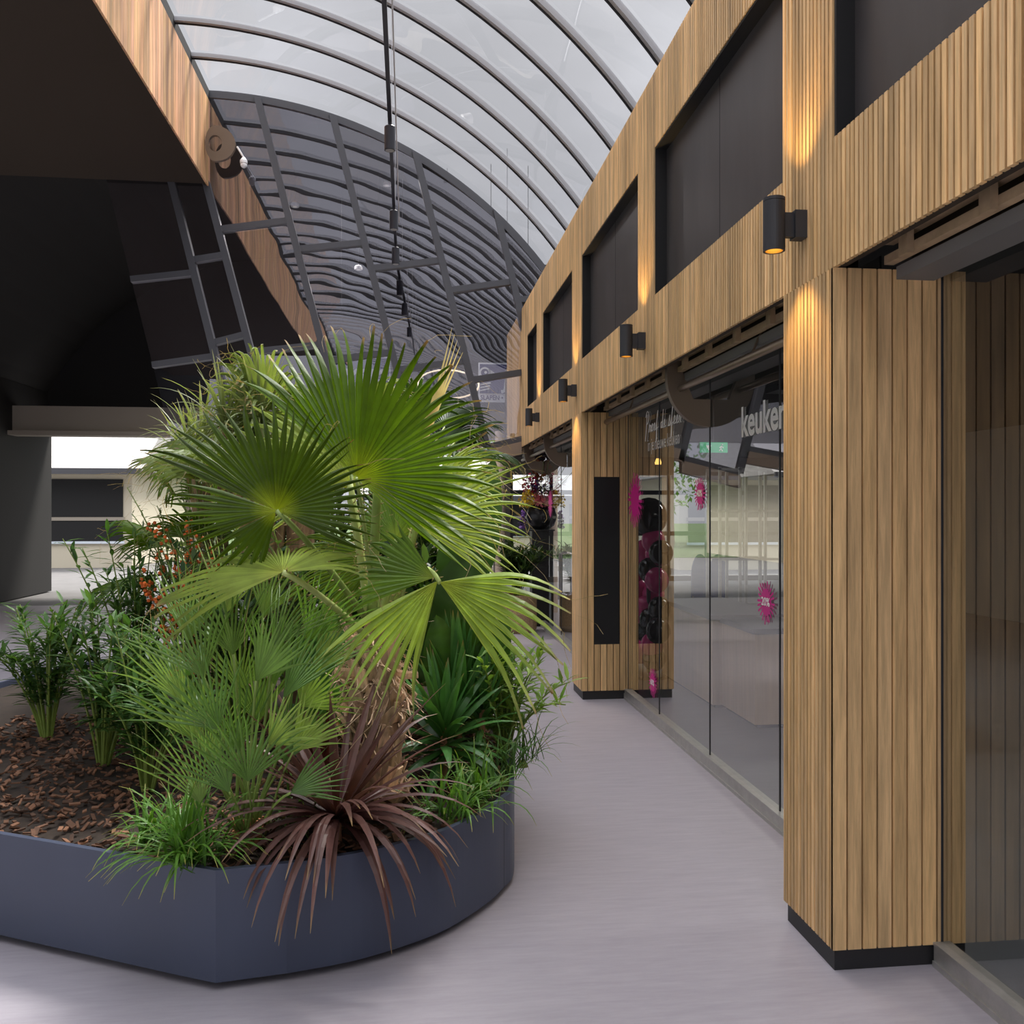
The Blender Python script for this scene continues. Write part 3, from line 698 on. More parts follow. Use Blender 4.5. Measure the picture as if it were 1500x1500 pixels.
for bi, (l, r_, ts) in enumerate(bays):
    rows = [(-150, -160)] + ts
    for k in range(len(rows) - 1):
        (ta, tb), (ba, bb) = rows[k], rows[k + 1]
        poly = [ey(at_y(l, ba), ba), ey(at_y(r_, bb), bb), ey(at_y(r_, tb), tb), ey(at_y(l, ta), ta)]
        slab(poly, YE, 0, 'glass_pane', 'glass_end', ((0, 0, 0, -0.012, -0.03, -0.055, -0.06)[bi] + gr.uniform(-0.012, 0.012), gr.uniform(-0.016, 0.012)))
    for k, (ta, tb) in enumerate(ts):
        slab(strip(ey(at_y(l, ta), ta), ey(at_y(r_, tb), tb), 0.075), YE - 0.05, 0.12, 'transom', 'mull')
    ba, bb = ts[-1]
    a, b = ey(at_y(l, ba), ba), ey(at_y(r_, bb), bb)
    slab([(a[0], a[1] - 0.035), (b[0], b[1] - 0.035), (b[0], b[1] - 0.20), (a[0], a[1] - 0.20)], YE - 0.06, 0.14, 'bottom_beam', 'beam')
for l in lines[1:-1]:
    bot = {0: 640, 1: 668, 2: 690, 3: 672, 4: 655, 5: 665}[lines[1:-1].index(l)]
    slab(strip(ey(at_y(l, -100), -100), ey(at_y(l, bot), bot), 0.085), YE - 0.06, 0.14, 'mullion', 'mull')
# infill between bottoms of bays (vertical steps of the sawtooth edge)
# hall behind the glazed wall
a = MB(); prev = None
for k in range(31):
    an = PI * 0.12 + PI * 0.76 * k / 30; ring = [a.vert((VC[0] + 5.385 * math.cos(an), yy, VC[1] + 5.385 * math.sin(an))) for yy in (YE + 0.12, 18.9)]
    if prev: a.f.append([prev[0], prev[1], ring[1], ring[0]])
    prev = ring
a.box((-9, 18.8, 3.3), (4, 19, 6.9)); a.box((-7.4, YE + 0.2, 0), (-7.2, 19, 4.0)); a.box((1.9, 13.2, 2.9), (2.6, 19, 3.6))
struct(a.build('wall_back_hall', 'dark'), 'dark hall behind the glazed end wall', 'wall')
a = MB(); a.box((-9, 17.2, 3.0), (2.6, 17.4, 3.55)); a.box((-9, 17.0, 3.0), (2.6, 17.2, 3.08)); struct(a.build('trim_1_band', 'band'), 'beige lintel band behind the glazed wall', 'band')
bpy.data.objects['trim_1_band'].name = 'trim_201'
for px, py, lb in ((432, 302, 'leftmost round ceiling downlight behind the glazed wall'), (567, 271, 'round downlight left of the light track behind the glazed wall'), (525, 394, 'lowest round downlight behind the glazed wall above the palm'), (743, 348, 'rightmost round downlight behind the glazed wall')):
    q = on_y(px, py, YE + 1.6)
    t = thing('downlight', q, lb, 'downlight', 'downlights behind the glazed wall')
    a = MB(); a.lathe(q, [(0.03, -0.01), (0.058, -0.01), (0.058, 0.03), (0.04, 0.05)], 18); a.build('trim_ring', 'white', t)
    a = MB(); a.tube([(q.x, q.y, q.z + 0.05), (q.x, q.y, 7.0)], 0.003, 4); a.build('cord', 'dark', t)
    a = MB(); a.lathe(q, [(0.001, -0.012), (0.03, -0.012)], 14, cap=False); a.build('bulb', 'downlight', t)
    ld = bpy.data.lights.new('downlight_bulb', 'SPOT'); ld.energy = 220; ld.spot_size = R(150); ld.spot_blend = 0.6; ld.shadow_soft_size = 0.03; ld.color = (1, 0.93, 0.84)
    lo = bpy.data.objects.new('downlight_bulb', ld); COL.objects.link(lo); lo.parent = t; lo.location = (0, 0, -0.03)
q = on_y(657, 562, 13.5); m_ = MB(); m_.tube([(q.x + 0.46 * math.cos(i * PI / 20), q.y + 0.46 * math.sin(i * PI / 20), q.z + 0.28 * math.sin(i * PI / 20)) for i in range(41)], 0.014, 6)
o = tag(m_.build('ring_lamp', 'ring'), 'thin glowing ring lamp hanging behind the glazed wall', 'lamp')
a = MB(); a.tube([(q.x, q.y + 0.46, q.z + 0.28), (q.x, q.y + 0.46, 7.0)], 0.003, 4); a.build('cord', 'lamp', o)
# blue signs behind the glass
def sign(p0, p1, y, goose, sub, label):
    a = on_y(*p0, y); b = on_y(*p1, y); x0, x1, z1, z0 = a.x, b.x, a.z, b.z; w_, h_ = x1 - x0, z1 - z0
    t = thing('shop_sign', ((x0 + x1) / 2, y, z0), label, 'sign', 'blue signs behind the glazed wall')
    s_ = MB(); s_.box((x0, y, z0), (x1, y + 0.04, z1)); s_.build('sign_board', 'sign_white', t)
    s_ = MB(); s_.box((x0 + 0.02, y - 0.006, z0 + h_ * 0.22), (x1 - 0.02, y, z1 - 0.025)); s_.build('blue_field', 'sign_blue', t)
    tx = MB()
    lx = x0 + (w_ * 0.36 if goose else w_ * 0.06)
    text_on(tx, 'JYSK', (lx, y - 0.010, z0 + h_ * 0.36), (1, 0, 0), EZ, h_ * 0.5, width=x1 - 0.05 - lx, bold=h_ * 0.018, shear=0.15); tx.build('sign_lettering', 'sign_white', t)
    if sub:
        tx = MB(); text_on(tx, sub, (x0 + 0.03, y - 0.004, z0 + h_ * 0.055), (1, 0, 0), EZ, h_ * 0.17, width=w_ * 0.68, bold=h_ * 0.004); tx.build('sign_slogan', 'sign_blue', t)
    for fx in (0.2, 0.8):
        c_ = MB(); c_.tube([(x0 + w_ * fx, y + 0.02, z1), (x0 + w_ * fx, y + 0.02, 7.0)], 0.004, 4); c_.build('hanger', 'dark', t)
    if goose:
        g_ = MB(); gx, gz = x0 + w_ * 0.10, z0 + h_ * 0.74; yy = y - 0.011
        def disc_(cx, cz, r0, r1):
            n = 24; A = [g_.vert((cx + r1 * math.cos(i * 2 * PI / n), yy, cz + r1 * math.sin(i * 2 * PI / n))) for i in range(n)]
            B = [g_.vert((cx + r0 * math.cos(i * 2 * PI / n), yy, cz + r0 * math.sin(i * 2 * PI / n))) for i in range(n)]
            for i in range(n): g_.f.append([A[i], A[(i + 1) % n], B[(i + 1) % n], B[i]])
        disc_(gx, gz, h_ * 0.10, h_ * 0.145); disc_(gx + h_ * 0.02, gz + h_ * 0.01, 0.001, h_ * 0.035)
        g_.f.append([g_.vert((gx + dx * h_, yy, gz + dz * h_)) for dx, dz in ((0.10, 0.10), (0.20, 0.04), (0.31, -0.06), (0.13, -0.09))])
        for kk in range(5):
            z_ = gz - h_ * (0.17 + 0.075 * kk); x_ = gx - h_ * 0.12
            g_.f.append([g_.vert(p) for p in ((x_, yy, z_), (x_ + h_ * (0.32 - 0.02 * kk), yy, z_ + h_ * 0.05), (x_ + h_ * (0.30 - 0.02 * kk), yy, z_ + h_ * 0.085), (x_, yy, z_ + h_ * 0.03))])
        g_.build('goose_emblem', 'sign_white', t)
sign((701, 531), (792, 590), 13.7, True, 'SLAPEN \u2022 BADEN', 'blue and white sign with goose emblem beside the wooden fascia')
sign((482, 521), (572, 588), 12.9, False, None, 'blue and white sign behind the tall upright palm frond')

# taupe columns beyond
def column(px, y, r, label, top=3.0):
    q = on_y(px, 750, y); t = thing('round_column', (q.x, y, 0), label, 'column')
    a = MB(); a.lathe((q.x, y, 0), [(r, 0), (r, top)], 24); a.build('shaft', 'concrete', t, smooth=False)
    a = MB(); a.lathe((q.x, y, top), [(r, -0.12), (r + 0.02, -0.1), (r + 0.02, 0)], 24); a.build('collar', 'lamp', t)
column(733, 14.0, 0.085, 'round taupe column beyond the palm under the glazed wall')
column(280, 14.0, 0.085, 'round taupe column behind the plants at the left')

# ------------------------------------------------------------------ outdoors seen under the glazed wall
def house(x0, x1, y, eave, ridge, label, wallm='lightwall', nwin=3):
    t = thing('house', ((x0 + x1) / 2, y, 0), label, 'house')
    a = MB(); a.box((x0, y, -0.02), (x1, y + 7, eave)); a.build('wall', wallm, t)
    a = MB(); a.prism([(x0 - 0.4, y - 0.5, eave), (x0 - 0.4, y + 3.5, ridge), (x0 - 0.4, y + 7.5, eave)], (x1 - x0 + 0.8, 0, 0)); a.build('roof', 'rooftile', t)
    a = MB(); a.box((x0 - 0.4, y - 0.55, eave - 0.12), (x1 + 0.4, y - 0.45, eave + 0.05)); a.build('gutter', 'mull', t)
    w = (x1 - x0) / nwin
    for i in range(nwin):
        a = MB(); a.box((x0 + w * i + 0.25, y - 0.04, 0.75), (x0 + w * (i + 1) - 0.25, y + 0.02, eave - 0.25)); o = a.build('window', 'black', t)
        a = MB(); a.box((x0 + w * i + 0.2, y - 0.06, 1.35), (x0 + w * (i + 1) - 0.2, y - 0.03, 1.45)); a.build('crossbar', 'band', o)
        a = MB(); a.box((x0 + w * i + 0.2, y - 0.06, 0.68), (x0 + w * (i + 1) - 0.2, y - 0.03, 0.75)); a.build('window_sill', 'sign_white', o)
qa = on_y(660, 750, 33); qb = on_y(840, 750, 33)
house(qa.x - 3, qb.x + 2, 33, 2.15, 3.9, 'low house with pale tiled roof and dark windows beyond the arcade', nwin=4)
house(7.5, 17, 24, 2.6, 4.6, 'cream house seen through the far window of the shop', nwin=3)
house(-19, -8.0, 27, 2.8, 5.2, 'cream house outdoors far left behind the plants', nwin=4)

def leaf_quad(mb, p, d, w, l, c, up=Vector((0, 0, 1))):
    d = d.normalized(); s_ = d.cross(up)
    if s_.length < 0.05: s_ = d.cross(Vector((1, 0, 0)))
    s_ = s_.normalized() * w / 2
    i = [mb.vert(p, c), mb.vert(p + d * l * 0.45 + s_, c), mb.vert(p + d * l, c), mb.vert(p + d * l * 0.45 - s_, c)]
    mb.f.append(i)
def rdir(rg):
    z = rg.uniform(-1, 1); a = rg.uniform(0, 2 * PI); r = math.sqrt(1 - z * z); return Vector((r * math.cos(a), r * math.sin(a), z))
def vary(c, k, rg): 
    f_ = 1 + rg.uniform(-k, k); return (c[0] * f_, c[1] * f_, c[2] * f_)
def tree(x, y, h, r, col, label, n=1500, seed=0):
    rg = random.Random(seed); t = thing('garden_tree', (x, y, 0), label, 'tree')
    a = MB(); a.tube([(x, y, -0.02), (x + 0.1, y, h * 0.5), (x, y, h * 0.8)], [0.16, 0.12, 0.05], 8); a.build('trunk', 'timber', t)
    f_ = MB(); blobs = [(Vector((x + rg.gauss(0, r * 0.4), y + rg.gauss(0, r * 0.4), h * 0.62 + rg.gauss(0, r * 0.35))), r * rg.uniform(0.4, 0.65)) for _ in range(9)]
    for _ in range(n):
        c_, rr = rg.choice(blobs); d = rdir(rg); leaf_quad(f_, c_ + d * rr * rg.uniform(0.75, 1.0), rdir(rg), 0.22, 0.34, vary(col, 0.35, rg))
    f_.build('crown', 'leaf', t)
q = on_y(752, 700, 48); tree(q.x, 48, 7.2, 2.6, (0.22, 0.36, 0.07), 'bright green tree rising behind the pale roof', seed=1)
q = on_y(820, 700, 58); tree(q.x, 58, 7.4, 2.4, (0.14, 0.27, 0.06), 'darker green tree right of the bright one behind the pale roof', seed=2)
q = on_y(660, 700, 60); tree(q.x, 60, 8.0, 2.6, (0.20, 0.36, 0.06), 'green tree left behind the pale roof', seed=3)
tree(14, 40, 8, 3.5, (0.13, 0.27, 0.05), 'tall green tree behind the cream house at the right', n=2500, seed=4)
tree(-9, 42, 8, 3.5, (0.13, 0.25, 0.06), 'tall green tree far left outdoors', n=2500, seed=5)
q = on_z(715, 832, 0.0); a = MB(); a.box((q.x - 3.5, 24, -0.02), (q.x + 1.2, 24.3, 0.12)); tag(a.build('road_kerb', 'band'), 'low kerb outdoors beside the lawn', 'kerb')

# ------------------------------------------------------------------ planter
def pz(px, py): q = on_z(px, py, 0.03); return (q.x, q.y)
outl = [pz(316, 1440), pz(420, 1426), pz(516, 1408), pz(600, 1383), pz(660, 1358), pz(712, 1324), pz(738, 1300), pz(753, 1276)]
outl += [(0.50, 4.3), (0.51, 4.8), (0.46, 5.4), (0.30, 6.1), (0.0, 6.8), (-0.5, 7.4), (-1.3, 7.8), (-2.4, 7.6), (-2.9, 6.4), (-2.9, 5.0), (-2.4, 3.95), pz(268, 1430)]
def smooth_outline(p):
    out = []
    n = len(p)
    for i in range(n):
        p0, p1, p2, p3 = [Vector((*p[(i + k_) % n], 0)) for k_ in (-1, 0, 1, 2)]
        if i in (0, n - 1, n - 2): out.append(p[i]); continue
        if i == 1: p0 = p1 - (p2 - p1)
        for q in range(6):
            t = q / 6; v = 0.5 * ((2 * p1) + (p2 - p0) * t + (2 * p0 - 5 * p1 + 4 * p2 - p3) * t * t + (3 * p1 - p0 - 3 * p2 + p3) * t ** 3); out.append((v.x, v.y))
    return out
so = smooth_outline(outl)
def inset(p, d):
    n = len(p); r = []
    for i in range(n):
        a, b, c_ = Vector(p[i - 1]), Vector(p[i]), Vector(p[(i + 1) % n])
        e1 = (b - a).normalized(); e2 = (c_ - b).normalized(); nn = Vector((-(e1.y + e2.y), e1.x + e2.x)); nn.normalize(); r.append((b.x + nn.x * d, b.y + nn.y * d))
    return r
PH = 0.405
pl = thing('planter', (-1.0, 5.0, 0), 'large curved blue-grey planter filled with palms on the grey floor', 'planter')
ins = inset(so, 0.022); kick = inset(so, 0.06)
a = MB(); n = len(so)
o0 = [a.vert((x, y, 0.03)) for x, y in so]; o1 = [a.vert((x, y, PH)) for x, y in so]; i1 = [a.vert((x, y, PH)) for x, y in ins]; i0 = [a.vert((x, y, PH - 0.1)) for x, y in ins]; k0 = [a.vert((x, y, 0.03)) for x, y in kick]
for i in range(n):
    j = (i + 1) % n
    for A_, B_ in ((o0, o1), (o1, i1), (i1, i0), (k0, o0)): a.f.append([A_[i], A_[j], B_[j], B_[i]])
a.build('shell', 'planter', pl)
a = MB(); b0 = [a.vert((x, y, 0)) for x, y in kick]; b1 = [a.vert((x, y, 0.032)) for x, y in kick]
for i in range(n): a.f.append([b0[i], b0[(i + 1) % n], b1[(i + 1) % n], b1[i]])
part(a.build('recessed_base', 'black', pl), 'black recessed base')
def seam_at(px, py):
    q = on_z(px, py, 0.03); d = min(range(n), key=lambda i: (so[i][0] - q.x) ** 2 + (so[i][1] - q.y) ** 2)
    x, y = so[d]; e = (Vector(so[(d + 1) % n]) - Vector(so[d - 1])).normalized(); nx, ny = e.y, -e.x
    s_ = MB(); w = 0.0018; s_.f.append([s_.vert((x + nx * 0.001 + e.x * k_, y + ny * 0.001 + e.y * k_, z)) for k_, z in ((-w, 0.03), (w, 0.03), (w, PH), (-w, PH))]); s_.build('panel_seam', 'black', pl)
seam_at(737, 1300)
a = MB(); cxy = (-1.0, 5.4); c0 = a.vert((cxy[0], cxy[1], 0.375)); rim = [a.vert((x, y, 0.365)) for x, y in ins]
for i in range(n): a.f.append([rim[i], rim[(i + 1) % n], c0])
rg = random.Random(4)
so_o = tag(a.build('potting_soil', 'soil'), 'dark soil filling the planter', 'soil', kind='stuff')
def inside(x, y, poly):
    r_ = False; j = len(poly) - 1
    for i in range(len(poly)):
        xi, yi = poly[i]; xj, yj = poly[j]
        if (yi > y) != (yj > y) and x < (xj - xi) * (y - yi) / (yj - yi) + xi: r_ = not r_
        j = i
    return r_
ins2 = inset(so, 0.05)
a = MB(); k_ = 0
while k_ < 3600:
    x, y = rg.uniform(-2.3, 0.5), rg.uniform(3.1, 5.6)
    if not inside(x, y, ins2): continue
    k_ += 1
    l, w = rg.uniform(0.015, 0.045), rg.uniform(0.008, 0.02); an = rg.uniform(0, 2 * PI); e = Vector((math.cos(an), math.sin(an), rg.uniform(-0.5, 0.5))); s_ = Vector((-math.sin(an), math.cos(an), rg.uniform(-0.5, 0.5)))
    p = Vector((x, y, rg.uniform(0.372, 0.392))); t = rg.uniform(0.3, 1.5); c_ = (t, t, t)
    a.prism([p - e * l / 2 - s_ * w / 2, p + e * l / 2 - s_ * w / 2, p + e * l / 2 + s_ * w / 2, p - e * l / 2 + s_ * w / 2], (0, 0, 0.006), c_)
tag(a.build('bark_mulch', 'chip'), 'reddish brown bark chips covering the planter soil', 'bark mulch', kind='stuff')
SZ = 0.375
def soil(px, py): return on_z(px, py, SZ)

# ------------------------------------------------------------------ plant building blocks
def lerp3(a, b, t): return tuple(a[i] + (b[i] - a[i]) * t for i in range(3))
TAN = (0.42, 0.31, 0.17)
def fan(parent, hub, arcs, Rad, rg, pitch=0, yaw=0, split=0.55, pleat=0.06, droop=0.06, curl=0.0, c0=(0.30, 0.40, 0.05), c1=(0.07, 0.17, 0.02), c2=(0.09, 0.2, 0.03), thread=0.5, name='frond', m='leaf', wk=1.0, tipdroop=0.25, face=None, lw=None):
    """pleated palm fan; arcs are (start deg, end deg, segments, radius factor at start, at end)"""
    hub = Vector(hub)
    ex = RT.copy(); ey = UP.copy()
    ey = (UP * math.cos(R(pitch)) + FW * math.sin(R(pitch)))
    ex = (RT * math.cos(R(yaw)) + FW * math.sin(R(yaw)))
    if face: ex, ey = face
    nr = ex.cross(ey).normalized()
    mb = MB()
    G = Vector((0, 0, -1))
    for (a0, a1, n, r0, r1) in arcs:
        da = (a1 - a0) / n
        js = [rg.gauss(0, 0.10) for _ in range(n)]
        for i in range(n):
            tc = R(a0 + da * (i + 0.5)); fr = (i + 0.5) / n
            rr = Rad * (r0 + (r1 - r0) * fr) * rg.uniform(0.93, 1.05)
            sp = split * rg.uniform(0.92, 1.08)
            tone = rg.uniform(0.80, 1.2); td = tipdroop * rg.uniform(0.5, 1.6); sw = js[i] * 0.8
            ts = [0.02, 0.15, 0.3, 0.45, 0.6, 0.8, 1.0]; ts = [t * sp for t in ts] + [sp + (1 - sp) * t for t in (0.2, 0.4, 0.6, 0.8, 0.93, 1.0)]
            prev = None
            for t in ts:
                if t <= sp: w = R(da / 2) * wk if wk < 1 else R(da / 2); hw = rr * t * math.tan(abs(w)); off = 0
                else:
                    u = (t - sp) / (1 - sp); hw = rr * sp * math.tan(abs(R(da / 2))) * wk * max(0.02, (1 - u ** 1.4)); off = u
                    if lw: hw = (hw + (lw - hw) * min(1, u / 0.25)) if u < 0.25 else lw * max(0.03, 1 - ((u - 0.25) / 0.75) ** 1.7)
                ang = tc + sw * off * off * 0.5
                d = ex * math.cos(ang) + ey * math.sin(ang); s_ = -ex * math.sin(ang) + ey * math.cos(ang)
                c_pos = hub + d * rr * t + G * (droop * rr * t ** 2.2 + td * rr * off ** 2.2 * 0.5) + nr * (curl * rr * t * t)
                pl_ = pleat * rr * min(t, sp) * (1 + 0.6 * off) * 0.5 + hw * 0.25
                if t < 0.25: cc = lerp3(c0, c1, t / 0.25)
                elif t > 0.75: cc = lerp3(c1, c2, (t - 0.75) / 0.25)
                else: cc = c1
                if t > 0.97: cc = TAN
                cc = tuple(x * tone for x in cc); ce = tuple(x * 0.92 for x in cc)
                row = [mb.vert(c_pos - s_ * hw - nr * pl_ * 0.5, ce), mb.vert(c_pos + nr * pl_ * 0.5, cc), mb.vert(c_pos + s_ * hw - nr * pl_ * 0.5, ce)]
                if prev:
                    mb.f.append([prev[0], prev[1], row[1], row[0]]); mb.f.append([prev[1], prev[2], row[2], row[1]])
                prev = row; last = c_pos; ld = d
            if rg.random() < thread:
                pts = [last]; v = ld * 0.014 + G * 0.003
                for q in range(5):
                    v = v + Vector((rg.gauss(0, 0.007), rg.gauss(0, 0.007), rg.gauss(-0.004, 0.006))); pts.append(pts[-1] + v)
                w = 0.0009
                for q in range(5):
                    s2 = Vector((0, 0, w)) if abs(v.z) < 0.01 else RT * w
                    mb.f.append([mb.vert(pts[q] - s2, TAN), mb.vert(pts[q] + s2, TAN), mb.vert(pts[q + 1] + s2 * 0.6, TAN), mb.vert(pts[q + 1] - s2 * 0.6, TAN)])
    return mb.build(name, m, parent)
def bez(p0, p1, p2, n=10):
    return [p0 * (1 - t) ** 2 + p1 * 2 * t * (1 - t) + p2 * t * t for t in [i / n for i in range(n + 1)]]
def petiole(fr, pts, r0, r1, rg, c=(1, 1, 1), thorns=True, name='petiole'):
    mb = MB(); k_ = len(pts); rad = [r0 + (r1 - r0) * i / (k_ - 1) for i in range(k_)]
    mb.tube(pts, rad, 8, c, flat=0.6)
    if thorns:
        for i in range(1, k_ - 1):
            for q in range(2):
                t = (pts[i + 1] - pts[i]).normalized(); s_ = t.cross(FW).normalized() * (1 if q else -1); p = pts[i].lerp(pts[i + 1], rg.random()) + s_ * rad[i] * 0.9
                mb.tube([p, p + s_ * 0.012 + t * 0.006], [0.003, 0.0006], 5, (1.6, 0.9, 1.2))
    return mb.build(name, 'stem', fr, smooth=True)

def strap(mb, base, az, el, L, W, droop, c0, c1, c2, rg, segs=9, fold=0.35, tip=None):
    p = Vector(base); d = Vector((math.cos(az) * math.cos(el), math.sin(az) * math.cos(el), math.sin(el)))
    side = Vector((-math.sin(az), math.cos(az), 0)); tw = rg.gauss(0, 0.15); prev = None; tone = rg.uniform(0.8, 1.2)
    for i in range(segs + 1):
        t = i / segs
        w = W / 2 * (0.45 + 0.55 * min(1, t * 3)) * (1 - max(0, (t - 0.35) / 0.65) ** 1.8) + 0.0006
        up = side.cross(d).normalized()
        if up.z < 0 and i == 0: up = -up
        s_ = side * math.cos(tw * t) + up * math.sin(tw * t)
        cc = lerp3(c0, c1, min(1, t * 2.2)) if t < 0.8 else lerp3(c1, c2, (t - 0.8) / 0.2)
        if t > 0.97 and tip: cc = tip
        cc = tuple(x * tone for x in cc)
        row = [mb.vert(p + s_ * w + up * w * fold, cc), mb.vert(p, tuple(x * 0.88 for x in cc)), mb.vert(p - s_ * w + up * w * fold, cc)]
        if prev:
            mb.f.append([prev[0], prev[1], row[1], row[0]]); mb.f.append([prev[1], prev[2], row[2], row[1]])
        prev = row
        p = p + d * (L / segs); d = (d + Vector((0, 0, -1)) * droop * (0.4 + t) / segs * 2.2).normalized()

# ------------------------------------------------------------------ big fan palm
rg = random.Random(17)
tb = soil(548, 1182); fp = thing('fan_palm', tb, 'big fan palm with shaggy brown trunk and huge pleated green fronds in the planter', 'palm')
top = P(548, 925, 3.78)
mb = MB(); ax = [tb.lerp(top, i / 10) for i in range(11)]
mb.tube(ax, [0.118, 0.122, 0.120, 0.115, 0.108, 0.10, 0.094, 0.092, 0.095, 0.10, 0.07], 18, (0.55, 0.5, 0.45))
for i in range(120):
    t = (i + rg.random()) / 120 * 0.97; a = i * 2.399 + rg.gauss(0, 0.2); r = 0.122 - 0.03 * t; c_ = tb.lerp(top, t)
    d = Vector((math.cos(a), math.sin(a), 0)); s_ = Vector((-math.sin(a), math.cos(a), 0)); w = rg.uniform(0.026, 0.055); l = rg.uniform(0.07, 0.15); out = rg.uniform(0.010, 0.034) + (0.05 if rg.random() < 0.12 else 0)
    tone = rg.uniform(0.7, 1.7); cc = (tone * 1.05, tone, tone * rg.uniform(0.85, 1.0)); tilt = rg.gauss(0, 0.45)
    u = Vector((0, 0, 1)) * math.cos(tilt) + s_ * math.sin(tilt)
    p = c_ + d * (r - 0.005)
    A_ = [mb.vert(p - s_ * w, cc), mb.vert(p + s_ * w, cc), mb.vert(p + s_ * w * rg.uniform(0.1, 0.6) + u * l * rg.uniform(0.8, 1.1) + d * out, cc), mb.vert(p - s_ * w * rg.uniform(0.1, 0.6) + u * l + d * out, cc)]
    B_ = [mb.vert(mb.v[k_] - d * 0.012, tuple(x * 0.5 for x in cc)) for k_ in A_]
    mb.f.append(A_)
    for q in range(4): mb.f.append([A_[q], A_[(q + 1) % 4], B_[(q + 1) % 4], B_[q]])
for i in range(260):   # loose fibres
    t = rg.uniform(0.55, 1.0) if rg.random() < 0.6 else rg.uniform(0, 1); a = rg.uniform(0, 2 * PI); r = 0.118 - 0.02 * t; p = tb.lerp(top, t) + Vector((math.cos(a), math.sin(a), 0)) * r
    pts = [p]; v = Vector((math.cos(a), math.sin(a), rg.uniform(-0.6, 0.8))) * 0.014
    for q in range(5): v = v + Vector((rg.gauss(0, 0.006), rg.gauss(0, 0.006), rg.gauss(-0.003, 0.006))); pts.append(pts[-1] + v)
    w = rg.uniform(0.0012, 0.003); tn = rg.uniform(1.1, 2.0)
    for q in range(5):
        s2 = RT * w; mb.f.append([mb.vert(pts[q] - s2, (tn, tn, tn)), mb.vert(pts[q] + s2, (tn, tn, tn)), mb.vert(pts[q + 1] + s2, (tn, tn, tn)), mb.vert(pts[q + 1] - s2, (tn, tn, tn))])
mb.build('trunk', 'trunk', fp)
# cut leaf bases sticking out of the trunk
for (px, py, qx, qy, w) in ((535, 985, 490, 985, 0.030), (570, 985, 612, 988, 0.022), (528, 1055, 500, 1033, 0.022), (575, 1030, 594, 1018, 0.018), (530, 940, 505, 930, 0.022), (520, 1090, 508, 1070, 0.02)):
    a_ = P(px, py, 3.70); b_ = P(qx, qy, 3.66); m_ = MB(); m_.tube([a_, a_.lerp(b_, 0.6) - Vector((0, 0, 0.006)), b_], [w * 0.9, w * 0.8, w * 0.7], 6, (1.5, 1.35, 1.2), flat=0.35); m_.build('leaf_base', 'trunk', fp)
crown = P(545, 915, 3.75)
GR = dict(c0=(0.26, 0.33, 0.012), c1=(0.078, 0.150, 0.003), c2=(0.11, 0.19, 0.008))
PALE = dict(c0=(0.46, 0.52, 0.10), c1=(0.36, 0.46, 0.12), c2=(0.42, 0.50, 0.18))
LIME = dict(c0=(0.46, 0.54, 0.07), c1=(0.33, 0.45, 0.095), c2=(0.50, 0.53, 0.22))
def pet(fr, hub, mid, base=None, c=(1, 1, 1), r0=0.017, r1=0.011, th=True):
    petiole(fr, bez(base or crown, mid, hub, 12), r0, r1, rg, c, th)
# A: tall upright frond
h = P(522, 700, 3.42)
f_ = fan(fp, h, [(-40, 20, 11, 0.80, 0.86), (20, 80, 11, 0.86, 0.98), (80, 140, 13, 0.98, 1.10)], 0.66, rg, pitch=10, yaw=-14, split=0.60, droop=0.02, curl=-0.05, tipdroop=0.05, **GR)
part(f_, 'tall upright dark to bright green frond'); pet(f_, h, P(540, 790, 3.5), P(545, 900, 3.72))
# B: left dark frond
h = P(405, 748, 3.15)
f_ = fan(fp, h, [(-28, 40, 11, 0.70, 0.72), (40, 120, 14, 0.72, 0.98), (120, 156, 7, 1.0, 1.06), (158, 205, 7, 0.80, 0.66), (207, 262, 6, 0.56, 0.52)], 0.50, rg, pitch=14, yaw=12, split=0.56, droop=0.0, curl=-0.06, tipdroop=0.05, c0=(0.26, 0.32, 0.010), c1=(0.050, 0.090, 0.003), c2=(0.07, 0.12, 0.006))
part(f_, 'dark green frond at the left seen from below'); pet(f_, h, P(455, 790, 3.2), P(535, 905, 3.65), c=(0.75, 0.8, 0.7))
# C: flat pale frond
h = P(414, 838, 3.05)
f_ = fan(fp, h, [(10, 90, 13, 0.7, 0.55), (90, 178, 16, 0.55, 0.9), (178, 225, 8, 1.0, 0.95)], 0.42, rg, pitch=60, yaw=0, split=0.42, pleat=0.08, droop=0.08, curl=0.04, tipdroop=0.2, c0=(0.42, 0.46, 0.10), c1=(0.28, 0.36, 0.07), c2=(0.30, 0.38, 0.12))
part(f_, 'pale yellow-green frond spreading flat to the left'); pet(f_, h, P(465, 862, 3.1), P(540, 935, 3.65), c=(1.3, 1.2, 1.4))
# D: drooping lime frond in front
h = P(644, 853, 3.22)
f_ = fan(fp, h, [(-54, 12, 11, 0.95, 0.84)], 0.55, rg, pitch=-4, yaw=-10, split=0.48, droop=0.07, curl=0.06, tipdroop=0.20, pleat=0.13, **LIME)
part(f_, 'drooping lime green frond at the right'); pet(f_, h, P(618, 800, 3.35), P(562, 890, 3.70), c=(1.35, 1.35, 1.3))
f2 = fan(fp, P(641, 851, 3.215), [(203, 256, 9, 1.0, 0.80)], 0.50, rg, pitch=-8, yaw=8, split=0.52, droop=0.10, curl=0.08, tipdroop=0.30, pleat=0.13, **LIME)
part(f2, 'hanging lime green frond over the trunk')
f2 = fan(fp, P(636, 846, 3.24), [(122, 200, 12, 0.62, 0.70)], 0.46, rg, pitch=10, yaw=10, split=0.66, droop=0.03, curl=-0.05, tipdroop=0.1, c0=(0.3, 0.38, 0.05), c1=(0.11, 0.20, 0.02), c2=(0.12, 0.22, 0.03))
part(f2, 'short dark green frond left of the drooping one')
